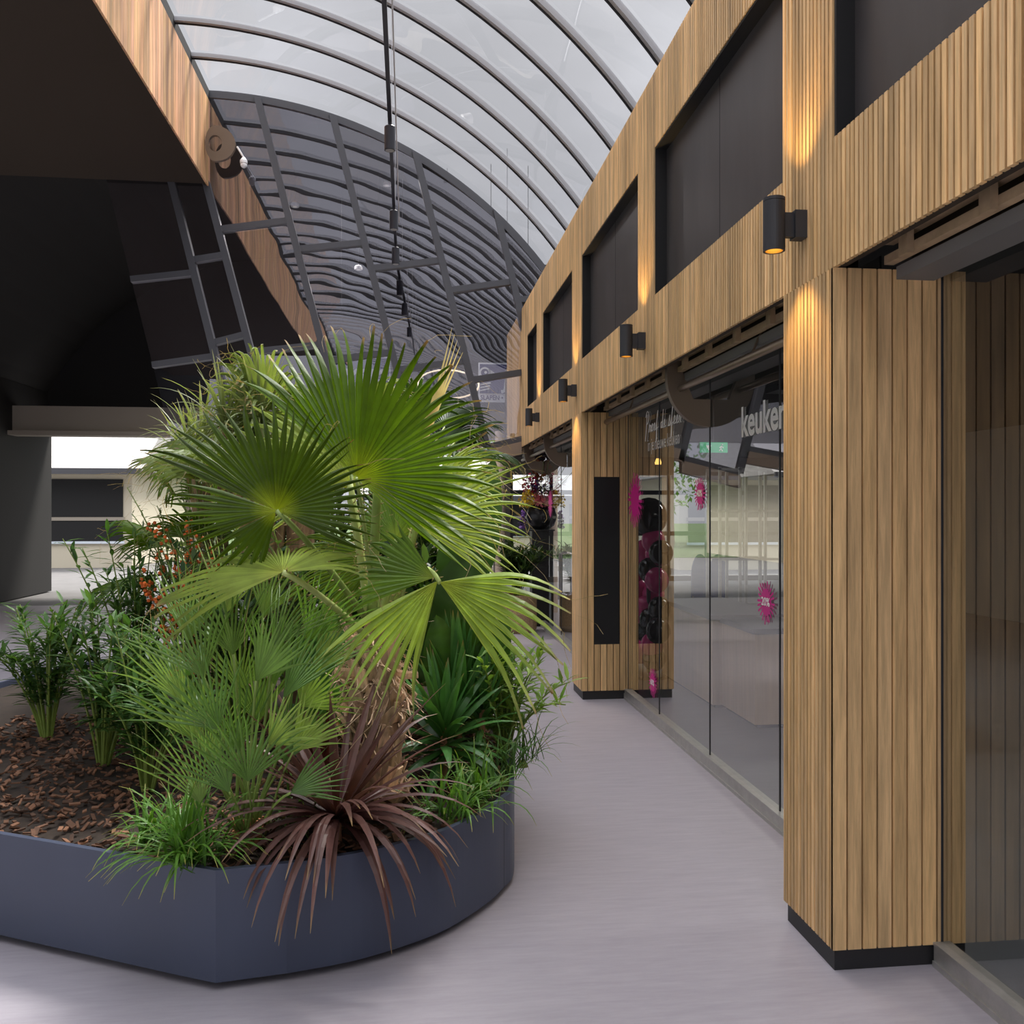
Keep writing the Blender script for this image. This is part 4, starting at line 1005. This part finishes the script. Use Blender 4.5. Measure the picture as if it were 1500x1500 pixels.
# E: pale frond spreading to the right behind A
h = P(608, 766, 3.78)
f_ = fan(fp, h, [(-35, 35, 13, 0.80, 0.98), (35, 100, 10, 0.9, 0.6)], 0.57, rg, pitch=10, yaw=-8, split=0.5, droop=0.04, curl=0.02, tipdroop=0.16, thread=0.9, **PALE)
part(f_, 'pale green frond spreading right behind the tall one'); pet(f_, h, P(600, 830, 3.8), P(575, 915, 3.78), c=(1.2, 1.15, 1.2))
# F: pale frond behind, upper left
h = P(512, 705, 3.95)
f_ = fan(fp, h, [(95, 160, 13, 1.0, 0.95), (160, 215, 10, 0.9, 0.7)], 0.66, rg, pitch=20, yaw=15, split=0.55, droop=0.06, tipdroop=0.25, thread=0.8, **PALE)
part(f_, 'pale green frond behind the tall one at the upper left'); pet(f_, h, P(530, 800, 3.9), P(540, 910, 3.80), c=(1.45, 1.35, 1.5), r1=0.013)
# G: low fronds around the crown
h = P(560, 818, 3.95)
f_ = fan(fp, h, [(150, 240, 20, 0.85, 0.75)], 0.55, rg, pitch=15, yaw=10, split=0.55, droop=0.12, tipdroop=0.3, thread=0.8, c0=(0.3, 0.38, 0.06), c1=(0.14, 0.22, 0.035), c2=(0.25, 0.28, 0.08))
part(f_, 'olive green frond low behind the crown'); pet(f_, h, P(555, 870, 3.9), P(548, 915, 3.85))
h = P(580, 790, 4.05)
f_ = fan(fp, h, [(20, 120, 20, 0.8, 0.75), (120, 190, 14, 0.7, 0.6)], 0.50, rg, pitch=20, yaw=-10, split=0.55, droop=0.05, tipdroop=0.2, thread=0.8, c0=(0.3, 0.38, 0.06), c1=(0.13, 0.22, 0.035), c2=(0.2, 0.26, 0.08))
part(f_, 'mid green frond behind the tall one'); pet(f_, h, P(570, 850, 4.0), P(550, 910, 3.85))
h = P(625, 700, 4.1)
f_ = fan(fp, h, [(-30, 40, 16, 0.85, 0.8)], 0.50, rg, pitch=15, yaw=-12, split=0.5, droop=0.05, tipdroop=0.2, thread=0.9, **PALE)
part(f_, 'pale green frond at the right, partly behind the tall one'); pet(f_, h, P(600, 800, 4.0), P(560, 910, 3.85), c=(1.2, 1.15, 1.2))
# loose upright petioles and the dry spear
for (pts, c_, r0, r1, lb) in (([(545, 900, 3.62), (548, 800, 3.6), (553, 722, 3.58)], (0.95, 1.05, 0.8), 0.022, 0.018, 'flat green leaf stalk rising from the crown'),
                        ([(562, 892, 3.5), (572, 850, 3.42), (588, 808, 3.38)], (1.5, 1.45, 1.2), 0.019, 0.022, 'pale cut leaf stalk'),
                        ([(540, 905, 3.7), (528, 800, 3.66), (512, 728, 3.62)], (1.5, 1.4, 1.5), 0.018, 0.013, 'pale thorny leaf stalk'),
                        ([(580, 880, 3.75), (605, 800, 3.75), (612, 760, 3.75)], (1.2, 1.2, 1.0), 0.014, 0.012, None)):
    o = petiole(fp, bez(P(*pts[0]), P(*pts[1]), P(*pts[2]), 10), r0, r1, rg, c_)
    if lb: part(o, lb)
m_ = MB()
for k_ in range(5):
    pts = bez(P(606 + k_ * 3, 660, 3.98), P(640 + k_, 585, 3.98 + 0.01 * k_), P(662 + k_ * 4, 480 + 9 * k_, 3.96), 10)
    for i in range(10):
        w0, w1 = 0.013 * (1 - i / 10.5), 0.013 * (1 - (i + 1) / 10.5); tn = 0.85 + 0.1 * k_
        m_.f.append([m_.vert(pts[i] - RT * w0, (0.5 * tn, 0.42 * tn, 0.25 * tn)), m_.vert(pts[i] + RT * w0, (0.62 * tn, 0.5 * tn, 0.32 * tn)), m_.vert(pts[i + 1] + RT * w1, (0.62 * tn, 0.5 * tn, 0.32 * tn)), m_.vert(pts[i + 1] - RT * w1, (0.5 * tn, 0.42 * tn, 0.25 * tn))])
part(m_.build('dry_spear', 'leaf', fp), 'dry straw-coloured folded leaf')

# ------------------------------------------------------------------ low bushy fan palm, front left
rg = random.Random(29)
b0 = soil(363, 1238); lp = thing('dwarf_fan_palm', b0, 'bushy dwarf fan palm with many small grey-green fans at the front left of the planter', 'palm')
LG = [(0.14, 0.25, 0.05), (0.19, 0.31, 0.065), (0.10, 0.20, 0.04), (0.24, 0.35, 0.08)]
hubs = [(402, 947, 68, 3.15, .125), (342, 959, 100, 3.12, .13), (299, 992, 115, 3.05, .125), (375, 998, 60, 3.05, .11), (416, 1022, 62, 3.02, .125), (320, 1069, 120, 2.95, .13), (393, 1091, 45, 2.95, .12), (429, 1102, 50, 2.97, .13), (363, 1145, 85, 2.88, .10), (425, 1162, 25, 2.93, .11), (336, 1161, 125, 2.9, .125), (400, 1002, 80, 3.2, .12), (294, 1177, 110, 2.98, .12), (284, 1085, 100, 3.02, .125), (352, 1010, 85, 3.25, .12), (305, 1120, 80, 3.15, .12), (440, 1035, 45, 3.2, .12), (378, 1060, 95, 3.2, .12), (460, 985, 55, 3.3, .12), (275, 940, 90, 3.15, .125), (330, 900, 85, 3.3, .12), (385, 905, 78, 3.32, .12), (450, 940, 60, 3.35, .12), (270, 1030, 120, 3.1, .12), (415, 1120, 70, 3.15, .11), (350, 1100, 100, 3.1, .11)]
for (px, py, an, d, rad) in hubs:
    h = P(px, py, d); c1 = rg.choice(LG)
    spn = rg.uniform(62, 105)
    f_ = fan(lp, h, [(an - spn / 2, an + spn / 2, rg.randint(12, 15), 0.9, 1.0)], rad / 0.125 * rg.uniform(0.31, 0.40) * (0.75 if an < 55 else 1.0), rg, pitch=rg.uniform(-20, 30), yaw=rg.uniform(-30, 30), split=0.12, pleat=0.03, droop=0.03, curl=rg.uniform(-0.15, 0.12), tipdroop=0.14, thread=0.0, lw=rg.uniform(0.0042, 0.0058), c0=tuple(x * 0.7 for x in c1), c1=c1, c2=tuple(x * 1.2 for x in c1))
    base = b0 + Vector((rg.gauss(0, 0.025), rg.gauss(0, 0.025), 0.02)); petiole(f_, bez(base, base.lerp(h, 0.5) + Vector((0, 0, 0.06)), h, 8), 0.006, 0.0042, rg, (0.8, 0.9, 0.7), False)
m_ = MB()
for i in range(26):
    a = i * 2.4; p = b0 + Vector((math.cos(a) * 0.03, math.sin(a) * 0.03, -0.01)); m_.tube([p, p + Vector((math.cos(a) * 0.025, math.sin(a) * 0.025, rg.uniform(0.06, 0.13)))], [0.014, 0.004], 6, (0.9, 0.55, 0.4))
m_.build('leaf_bases', 'trunk', lp)

# ------------------------------------------------------------------ red cordyline
rg = random.Random(31)
def cordyline(base, n, lo, hi, L, W, droop, label, stem_h=0.05, seed=0, cols=((0.075, 0.018, 0.018), (0.125, 0.058, 0.05), (0.15, 0.085, 0.065)), name='red_cordyline', cat='cordyline', m='leafred', azr=None, straight=0.25, low=0.5, power=1.0):
    rg = random.Random(seed); t = thing(name, base, label, cat)
    s_ = MB(); s_.tube([base, base + Vector((0, 0, stem_h))], [0.018, 0.014], 10, (0.7, 0.5, 0.4)); s_.build('stem', 'trunk', t)
    mb = MB()
    for i in range(n):
        fr = (i + 0.5) / n; el = R(hi + (lo - hi) * fr ** power + rg.gauss(0, 5)); az = i * 2.39996 + rg.gauss(0, 0.2)
        if azr: az = rg.uniform(*azr)
        dr = droop * (straight + (1 - straight) * fr) * rg.uniform(0.7, 1.3)
        strap(mb, base + Vector((0, 0, stem_h * (1 - fr * low))), az, el, L * rg.uniform(0.8, 1.1), W * rg.uniform(0.8, 1.15), dr, cols[0], cols[1], cols[2], rg, tip=(0.26, 0.17, 0.07))
    mb.build('foliage', m, t); return t
q = soil(494, 1238); q.z = SZ
cordyline(q, 115, 6, 72, 0.58, 0.032, 1.7, 'dark reddish brown cordyline hanging over the front rim of the planter', 0.10, 3, low=0.08, power=0.55, straight=0.06)
q2 = soil(524, 1190); cordyline(q2, 13, 66, 88, 0.36, 0.03, 0.15, 'upright dark red cordyline shoot in front of the palm trunk', 0.05, 4, cols=((0.07, 0.012, 0.014), (0.085, 0.018, 0.02), (0.10, 0.03, 0.03)))
q2 = soil(462, 1170); cordyline(q2, 24, 55, 88, 0.36, 0.028, 0.15, 'upright dark red cordyline shoot beside the dwarf palm', 0.05, 5, cols=((0.07, 0.012, 0.014), (0.085, 0.018, 0.02), (0.10, 0.03, 0.03)))

# ------------------------------------------------------------------ green strap plants on the right
DG = ((0.05, 0.14, 0.025), (0.065, 0.185, 0.045), (0.09, 0.21, 0.06))
def dracaena(base, h, n, L, W, label, seed, lo=-22, hi=85, droop=0.85, cols=DG):
    return cordyline(base, n, lo, hi, L, W, droop, label, h, seed, cols, 'dracaena', 'dracaena', 'leafglossy')
dracaena(soil(650, 1150), 0.26, 54, 0.37, 0.050, 'dark green dracaena with broad strap leaves right of the palm trunk', 41)
dracaena(soil(672, 1128), 0.42, 26, 0.38, 0.052, 'taller dark green dracaena shoot with upright leaves behind the lower one', 42, lo=45, hi=88, droop=0.2)
dracaena(soil(706, 1125), 0.28, 34, 0.34, 0.034, 'dark green dracaena near the right side of the planter', 43)
def lily_turf(base, n, L, label, seed, col=((0.05, 0.13, 0.02), (0.10, 0.23, 0.035), (0.2, 0.32, 0.08)), spread=0.04, W=0.010, lo=28, hi=84, droop=1.15):
    rg = random.Random(seed); t = thing('lily_turf', base, label, 'grass plant', 'lily turf clumps along the planter rim'); mb = MB()
    for i in range(n):
        b = base + Vector((rg.gauss(0, spread), rg.gauss(0, spread), 0.02)); strap(mb, b, rg.uniform(0, 2 * PI), R(rg.uniform(lo, hi)), L * rg.uniform(0.7, 1.15), W, droop * rg.uniform(0.6, 1.3), col[0], col[1], col[2], rg, segs=7, tip=(0.4, 0.32, 0.1))
    mb.build('blades', 'leaf', t); s_ = MB(); s_.lathe(base + Vector((0, 0, -0.01)), [(0.03, 0), (0.015, 0.03)], 8, (0.5, 0.5, 0.3)); s_.build('crown_base', 'stem', t)
lily_turf(soil(660, 1206), 62, 0.27, 'clump of grassy leaves hanging over the rim right of the palm trunk', 51)
lily_turf(soil(705, 1181), 50, 0.27, 'clump of grassy leaves at the curve of the planter rim', 52)
lily_turf(soil(738, 1145), 50, 0.32, 'thin grassy clump at the far right of the planter rim', 53, W=0.007, col=((0.05, 0.12, 0.03), (0.10, 0.2, 0.06), (0.16, 0.22, 0.08)))
lily_turf(soil(280, 1272), 140, 0.32, 'thick clump of grassy leaves at the left corner of the planter', 54)
lily_turf(soil(440, 1215), 40, 0.22, 'grassy clump in shade between dwarf palm and red cordyline', 55)
lily_turf(soil(225, 1240), 60, 0.22, 'grassy clump at the left rim beside the corner clump', 56)
lily_turf(soil(765, 1120), 34, 0.30, 'wispy grass behind the curve of the planter', 57, W=0.006, col=((0.05, 0.12, 0.03), (0.10, 0.2, 0.06), (0.16, 0.22, 0.08)))

def leafy_shrub(base, h, spread, stems, n, ll, lw, cols, label, seed, name='leafy_shrub', cat='shrub', m='leaf', fruit=None, up=0.35):
    rg = random.Random(seed); t = thing(name, base, label, cat); sm = MB(); lm = MB(); fm_ = MB()
    for s_ in range(stems):
        a = rg.uniform(0, 2 * PI); e = Vector((math.cos(a), math.sin(a), 0)) * spread * rg.uniform(0.15, 1.0)
        tp = base + e + Vector((0, 0, h * rg.uniform(0.6, 1.0) - 0.25 * e.length)); pts = bez(base + e * 0.08, base + e * 0.35 + Vector((0, 0, h * 0.5)), tp, 7)
        sm.tube(pts, [0.007 - 0.0006 * i for i in range(8)], 5, (0.7, 0.75, 0.5))
        for q in range(n):
            u = 0.25 + 0.75 * (q + rg.random()) / n; i = min(6, int(u * 7)); p = pts[i].lerp(pts[i + 1], u * 7 - i); d = rdir(rg); d.z = abs(d.z) * 0.5 - 0.1 + up * u
            d.normalize(); c_ = vary(rg.choice(cols), 0.2, rg)
            s2 = d.cross(UP).normalized() * lw / 2 if abs(d.z) < 0.97 else RT * lw / 2
            L_ = ll * rg.uniform(0.7, 1.15); dn = Vector((0, 0, -1))
            A_ = [lm.vert(p, c_), lm.vert(p + d * L_ * 0.35 + s2, c_), lm.vert(p + d * L_ * 0.35 - UP * lw * 0.12, c_), lm.vert(p + d * L_ * 0.35 - s2, c_), lm.vert(p + d * L_ * 0.7 + s2 * 0.7 + dn * L_ * 0.06, c_), lm.vert(p + d * L_ * 0.7 - UP * lw * 0.1 + dn * L_ * 0.06, c_), lm.vert(p + d * L_ * 0.7 - s2 * 0.7 + dn * L_ * 0.06, c_), lm.vert(p + d * L_ + dn * L_ * 0.18, c_)]
            lm.f += [[A_[0], A_[1], A_[2]], [A_[0], A_[2], A_[3]], [A_[1], A_[4], A_[5], A_[2]], [A_[2], A_[5], A_[6], A_[3]], [A_[4], A_[7], A_[5]], [A_[5], A_[7], A_[6]]]
            if fruit and rg.random() < 0.35:
                for _ in range(3): fm_.ball(p + rdir(rg) * 0.03, 0.011, 6, vary(fruit, 0.3, rg))
    sm.build('stems', 'stem', t); lm.build('foliage', m, t)
    if fruit: tag(fm_.build('berries', 'flower', t), kind='stuff')
    return t
leafy_shrub(soil(740, 1112), 0.66, 0.42, 30, 24, 0.135, 0.024, [(0.14, 0.26, 0.045), (0.20, 0.34, 0.06), (0.28, 0.42, 0.09)], 'light green narrow-leaved shrub leaning over the walkway side of the planter', 61)
leafy_shrub(soil(700, 1085), 0.40, 0.22, 14, 22, 0.10, 0.018, [(0.10, 0.22, 0.04), (0.16, 0.30, 0.06)], 'narrow-leaved shrub behind the dracaenas', 62)

# broad leaf plants
def broad_leaf(mb, p, d, L, W, col, rg, droop=0.3, nrm=None):
    d = d.normalized(); s0 = d.cross(nrm or -FW); s0 = s0.normalized(); prev = None; n = 14; pos = Vector(p)
    for i in range(n + 1):
        t = i / n; w = W / 2 * (math.sin(PI * min(1, t ** 0.75)) ** 0.7 if 0 < t < 1 else 0.02); up = s0.cross(d).normalized(); rip = 0.012 * math.sin(i * 2.3)
        row = []
        for k_ in (-1, -0.5, 0, 0.5, 1):
            cc = tuple(x * (1.25 if k_ == 0 else 1 - 0.1 * (i % 2)) for x in col); row.append(mb.vert(pos + s0 * w * k_ + up * (abs(k_) * w * 0.25 + rip * abs(k_)), cc))
        if prev:
            for q in range(4): mb.f.append([prev[q], prev[q + 1], row[q + 1], row[q]])
        prev = row; pos = pos + d * L / n; d = (d + Vector((0, 0, -1)) * droop * t * 2 / n).normalized()
def banana(base, leaves, label, seed):
    rg = random.Random(seed); t = thing('broad_leaf_plant', base, label, 'plant')
    for (hp, tp, W, c_) in leaves:
        mb = MB(); broad_leaf(mb, hp, tp - hp, (tp - hp).length, W, c_, rg, 0.15); o = mb.build('leaf', 'leafglossy', t, smooth=True)
        mb = MB(); mb.tube(bez(base, base.lerp(hp, 0.6) + Vector((0, 0, 0.08)), hp, 8), [0.016 - 0.001 * i for i in range(9)], 8, (0.5, 0.6, 0.35)); mb.build('leaf_stalk', 'stem', o)
bs = soil(690, 1075)
banana(bs, [(P(662, 890, 4.6), P(722, 672, 4.7), 0.30, (0.045, 0.105, 0.018)), (P(640, 960, 4.5), P(700, 790, 4.5), 0.30, (0.045, 0.10, 0.02)), (P(650, 1010, 4.4), P(720, 880, 4.3), 0.24, (0.05, 0.12, 0.02)), (P(640, 1000, 4.5), P(650, 840, 4.6), 0.26, (0.04, 0.10, 0.02)), (P(700, 1010, 4.4), P(742, 900, 4.3), 0.18, (0.05, 0.12, 0.025)), (P(620, 1000, 4.6), P(590, 850, 4.7), 0.26, (0.04, 0.09, 0.02)), (P(660, 1020, 4.25), P(640, 900, 4.2), 0.20, (0.05, 0.12, 0.02))], 'plant with very broad dark green leaves behind the drooping frond', 71)
bs = soil(475, 1115)
banana(bs, [(P(470, 960, 4.1), P(500, 880, 4.0), 0.22, (0.06, 0.17, 0.05)), (P(480, 1000, 4.1), P(440, 930, 4.0), 0.2, (0.05, 0.15, 0.04)), (P(470, 1030, 4.0), P(505, 960, 3.95), 0.2, (0.07, 0.2, 0.04)), (P(460, 1080, 4.0), P(490, 1010, 3.9), 0.18, (0.07, 0.2, 0.03)), (P(455, 1090, 4.0), P(420, 1030, 3.95), 0.18, (0.05, 0.15, 0.03)), (P(480, 900, 4.3), P(520, 830, 4.3), 0.2, (0.06, 0.15, 0.05))], 'broad glossy green leaves between dwarf palm and trunk', 72)

# background planting
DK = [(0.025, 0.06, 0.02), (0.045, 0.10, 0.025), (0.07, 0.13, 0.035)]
def bgp(px, d, z=SZ):
    q = P(px, 750, d); return Vector((q.x, q.y, z))
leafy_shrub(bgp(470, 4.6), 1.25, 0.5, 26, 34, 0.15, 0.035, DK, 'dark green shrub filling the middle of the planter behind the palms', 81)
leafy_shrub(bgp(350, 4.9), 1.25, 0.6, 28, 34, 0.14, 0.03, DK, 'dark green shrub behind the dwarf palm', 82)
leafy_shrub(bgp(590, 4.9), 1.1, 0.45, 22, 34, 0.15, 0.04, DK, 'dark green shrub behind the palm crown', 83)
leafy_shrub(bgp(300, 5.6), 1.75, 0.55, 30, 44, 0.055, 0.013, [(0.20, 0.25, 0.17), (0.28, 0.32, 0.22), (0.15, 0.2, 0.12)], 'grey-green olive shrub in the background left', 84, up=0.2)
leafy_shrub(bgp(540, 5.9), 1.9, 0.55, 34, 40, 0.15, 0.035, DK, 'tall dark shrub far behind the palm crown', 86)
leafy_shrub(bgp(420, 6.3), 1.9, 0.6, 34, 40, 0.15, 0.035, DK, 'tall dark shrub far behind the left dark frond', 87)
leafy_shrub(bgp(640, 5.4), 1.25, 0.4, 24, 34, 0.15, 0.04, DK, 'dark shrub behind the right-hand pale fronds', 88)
leafy_shrub(bgp(272, 5.0), 1.25, 0.28, 22, 30, 0.05, 0.02, [(0.05, 0.10, 0.03), (0.08, 0.13, 0.04)], 'shrub dotted with orange berries at the left edge', 85, fruit=(0.75, 0.15, 0.02))
for px_, d_, h_, nm_, sd_ in ((215, 3.9, 0.75, 'leafy shrub at the left flank of the planter', 101), (150, 4.3, 0.85, 'leafy shrub farther along the left flank of the planter', 102), (70, 4.8, 0.8, 'leafy shrub at the far left end of the planter', 103), (200, 5.2, 1.2, 'tall leafy shrub in the left middle of the planter', 104)):
    leafy_shrub(bgp(px_, d_), h_, 0.4, 22, 30, 0.13, 0.025, [(0.05, 0.12, 0.03), (0.08, 0.17, 0.04)], nm_, sd_)
def bg_palm(base, ht, n, Rr, cols, label, seed, thread=0.4):
    rg = random.Random(seed); t = thing('fan_palm', base, label, 'palm'); tp = base + Vector((0, 0, ht))
    m_ = MB(); m_.tube([base, base.lerp(tp, 0.5), tp], [0.10, 0.09, 0.08], 12, (0.6, 0.5, 0.4)); m_.build('trunk', 'trunk', t)
    for i in range(n):
        a = i * 2.4 + rg.random(); el = R(rg.uniform(5, 70)); d = Vector((math.cos(a) * math.cos(el), math.sin(a) * math.cos(el), math.sin(el))); h = tp + d * rg.uniform(0.45, 0.65)
        s_ = d.cross(UP).normalized(); e2 = (d * 0.8 + UP * 0.2 * rg.uniform(-1, 1.5)).normalized()
        f_ = fan(t, h, [(10, 170, 24, 0.9, 0.9)], Rr * rg.uniform(0.85, 1.15), rg, split=0.5, droop=0.15, tipdroop=0.4, thread=thread, face=(s_, e2), **cols)
        petiole(f_, bez(tp, tp.lerp(h, 0.5) + Vector((0, 0, 0.05)), h, 6), 0.012, 0.008, rg, (1, 1, 1), False)
bg_palm(bgp(440, 5.3), 1.25, 15, 0.55, dict(c0=(0.3, 0.34, 0.08), c1=(0.17, 0.23, 0.07), c2=(0.25, 0.30, 0.12)), 'pale fan palm in the background behind the tall frond', 91, 0.8)
bg_palm(bgp(330, 6.2), 0.75, 12, 0.5, GR, 'green fan palm in the background left', 92)
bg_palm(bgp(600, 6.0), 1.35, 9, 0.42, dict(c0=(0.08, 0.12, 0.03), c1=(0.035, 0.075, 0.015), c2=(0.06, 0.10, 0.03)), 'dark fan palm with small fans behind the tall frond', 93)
def yucca(base, h, heads, label, seed):
    rg = random.Random(seed); t = thing('yucca_tree', base, label, 'yucca')
    for k_ in range(heads):
        e = Vector((rg.gauss(0, 0.18), rg.gauss(0, 0.18), h * rg.uniform(0.8, 1.0))); s_ = MB(); s_.tube(bez(base, base + Vector((e.x * 0.3, e.y * 0.3, e.z * 0.6)), base + e, 6), [0.035, 0.033, 0.031, 0.029, 0.027, 0.025, 0.022], 8, (0.7, 0.65, 0.5)); s_.build('stem', 'trunk', t)
        mb = MB()
        for i in range(46):
            fr = i / 46; strap(mb, base + e, i * 2.4, R(80 - 95 * fr + rg.gauss(0, 8)), rg.uniform(0.3, 0.5), 0.020, 0.25 + 1.1 * fr, (0.16, 0.20, 0.08), (0.20, 0.25, 0.10), (0.40, 0.38, 0.2), rg)
        mb.build('leaf_head', 'leaf', t)
yucca(bgp(385, 5.2), 1.72, 6, 'yellowish green yucca with tufts of strap leaves in the background', 95)
yucca(bgp(318, 6.0), 1.80, 6, 'yucca with arching strap leaves at the far left background', 96)

# ------------------------------------------------------------------ pots beyond the far pillar
def pot(px, py, z_d, r, h, label):
    q = on_z(px, py, 0); t = thing('cork_pot', (q.x, q.y, 0), label, 'pot'); a = MB(); a.lathe((q.x, q.y, 0), [(r * 0.86, 0), (r, 0.05), (r, h), (r - 0.03, h), (r - 0.03, h - 0.05), (0.001, h - 0.05)], 24); a.build('pot_body', 'cork', t, smooth=False); return Vector((q.x, q.y, h - 0.05))
b = pot(757, 925, 9, 0.27, 0.50, 'round cork planter pot standing beyond the palm')
rgx = random.Random(7)
leafy_shrub(b, 0.80, 0.48, 46, 34, 0.19, 0.032, [(0.015, 0.04, 0.012), (0.03, 0.06, 0.018), (0.045, 0.08, 0.02)], 'dark green lady palm in the cork pot', 97, name='potted_plant', cat='potted plant')
b = pot(823, 916, 9, 0.15, 0.46, 'narrow cork pot next to the far pillar')
# door pulls of the far glass door
q = on_x(829, 860, GX); t = thing('door_pull', (GX - 0.05, q.y, 0.6), 'steel pull handle on the far glass door', 'handle')
for s_ in (-0.09, 0.03):
    a = MB(); a.tube([(GX - 0.005, q.y + s_, 0.62), (GX - 0.07, q.y + s_, 0.64), (GX - 0.07, q.y + s_, 1.10), (GX - 0.005, q.y + s_, 1.12)], 0.014, 8); a.build('bar', 'steel', t)
# black vase on a plinth with bouquet
q = on_y(790, 757, 12.4); vz = q.z
t = thing('vase_plinth', (q.x, q.y, 0), 'tall dark plinth carrying the black vase', 'plinth'); a = MB(); a.box((q.x - 0.12, q.y - 0.12, 0), (q.x + 0.12, q.y + 0.12, vz - 0.2)); a.build('column', 'plinth', t)
a = MB(); a.lathe((q.x, q.y, 0), [(0.16, vz - 0.2), (0.16, vz - 0.18)], 20); a.build('top_plate', 'plinth', t)
t = thing('round_vase', (q.x, q.y, vz - 0.18), 'round black vase holding the bouquet', 'vase'); a = MB(); a.lathe((q.x, q.y, vz - 0.18), [(0.07, 0), (0.15, 0.06), (0.19, 0.18), (0.16, 0.30), (0.08, 0.36), (0.085, 0.38)], 24); a.build('vase_body', 'blackpot', t, smooth=True)
t = thing('flower_bouquet', (q.x, q.y, vz + 0.2), 'colourful bouquet of yellow, pink, red and purple flowers in the black vase', 'bouquet')
rg = random.Random(12); c0_ = Vector((q.x, q.y, vz + 0.2))
for nm, cen, rad, n_, c_, s_ in (('yellow_blooms', (-0.16, -0.05, 0.05), 0.14, 220, (0.75, 0.55, 0.03), 0.03), ('pink_roses', (-0.02, -0.12, 0.04), 0.08, 70, (0.8, 0.25, 0.28), 0.045), ('crimson_blooms', (-0.14, 0, 0.22), 0.16, 160, (0.35, 0.015, 0.07), 0.035), ('purple_trails', (-0.24, -0.02, -0.26), 0.05, 110, (0.22, 0.10, 0.42), 0.03), ('orange_foliage', (0.02, 0, 0.48), 0.16, 140, (0.30, 0.09, 0.03), 0.05), ('purple_blooms', (0.0, 0, 0.22), 0.15, 110, (0.10, 0.05, 0.20), 0.035), ('grey_twigs', (0.0, 0.02, 0.65), 0.2, 120, (0.12, 0.09, 0.12), 0.05)):
    mb = MB()
    for k_ in range(n_):
        d = rdir(rg); p = c0_ + Vector(cen) + Vector((d.x * rad, d.y * rad, d.z * rad * (3.0 if nm == 'purple_trails' else 1.1))) * rg.uniform(0.3, 1); leaf_quad(mb, p, rdir(rg), s_ * 1.3, s_ * 1.7, vary(c_, 0.35, rg))
    mb.build(nm, 'flower', t)
mb = MB()
for k_ in range(16):
    d = rdir(rg); d.z = abs(d.z) + 0.5; mb.tube([c0_ + Vector((0, 0, -0.05)), c0_ + d * 0.25, c0_ + d * 0.5], 0.004, 4, (0.6, 0.6, 0.5))
mb.build('stalks', 'stem', t)
# glass door leaf of the far shop bay (tinted), grey frame
q = on_y(806, 750, 12.9)
a = MB(); a.box((GX - 0.02, yg + 5.0, 0.0), (GX + 0.05, yg + 5.06, GT)); struct(a.build('trim_202', 'soffit'), 'grey post at the end of the far shop glass', 'post')

# ------------------------------------------------------------------ light
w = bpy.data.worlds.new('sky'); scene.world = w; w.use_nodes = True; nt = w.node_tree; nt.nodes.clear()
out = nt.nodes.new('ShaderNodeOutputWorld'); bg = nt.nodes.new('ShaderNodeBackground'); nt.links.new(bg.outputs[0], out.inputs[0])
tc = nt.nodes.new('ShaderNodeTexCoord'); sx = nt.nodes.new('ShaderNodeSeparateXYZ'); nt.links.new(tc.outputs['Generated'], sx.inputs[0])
# overcast sky: brightest overhead
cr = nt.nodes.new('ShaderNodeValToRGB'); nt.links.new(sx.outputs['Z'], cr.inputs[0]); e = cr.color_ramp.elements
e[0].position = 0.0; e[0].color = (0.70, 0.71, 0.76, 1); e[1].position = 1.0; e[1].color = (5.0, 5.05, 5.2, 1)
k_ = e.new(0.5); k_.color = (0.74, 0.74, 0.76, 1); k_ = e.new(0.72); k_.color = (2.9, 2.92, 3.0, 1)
mp = nt.nodes.new('ShaderNodeMapping'); mp.inputs['Scale'].default_value = (1, 1, 2.2); nt.links.new(tc.outputs['Generated'], mp.inputs[0])
nz = nt.nodes.new('ShaderNodeTexNoise'); nz.inputs['Scale'].default_value = 3.0; nz.inputs['Detail'].default_value = 5; nt.links.new(mp.outputs[0], nz.inputs['Vector'])
mr = nt.nodes.new('ShaderNodeMapRange'); mr.inputs[1].default_value = 0.35; mr.inputs[2].default_value = 0.65; mr.inputs[3].default_value = 0.82; mr.inputs[4].default_value = 1.10; nt.links.new(nz.outputs[0], mr.inputs[0])
mx = nt.nodes.new('ShaderNodeMix'); mx.data_type = 'RGBA'; mx.blend_type = 'MULTIPLY'; mx.inputs[0].default_value = 1
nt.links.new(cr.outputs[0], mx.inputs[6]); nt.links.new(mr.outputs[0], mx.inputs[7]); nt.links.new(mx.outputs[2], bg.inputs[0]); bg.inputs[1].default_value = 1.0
sd = bpy.data.lights.new('sun', 'SUN'); sd.energy = 6.0; sd.angle = R(14); sd.color = (1.0, 0.95, 0.86)
so_ = bpy.data.objects.new('sun', sd); COL.objects.link(so_)
dirv = Vector((-0.32, -0.42, -0.85)); so_.rotation_euler = dirv.to_track_quat('-Z', 'Y').to_euler(); so_.location = (0, 0, 20)
scene.view_settings.exposure = 0.08
for o in bpy.data.objects:
    if '_o' in o: del o['_o']
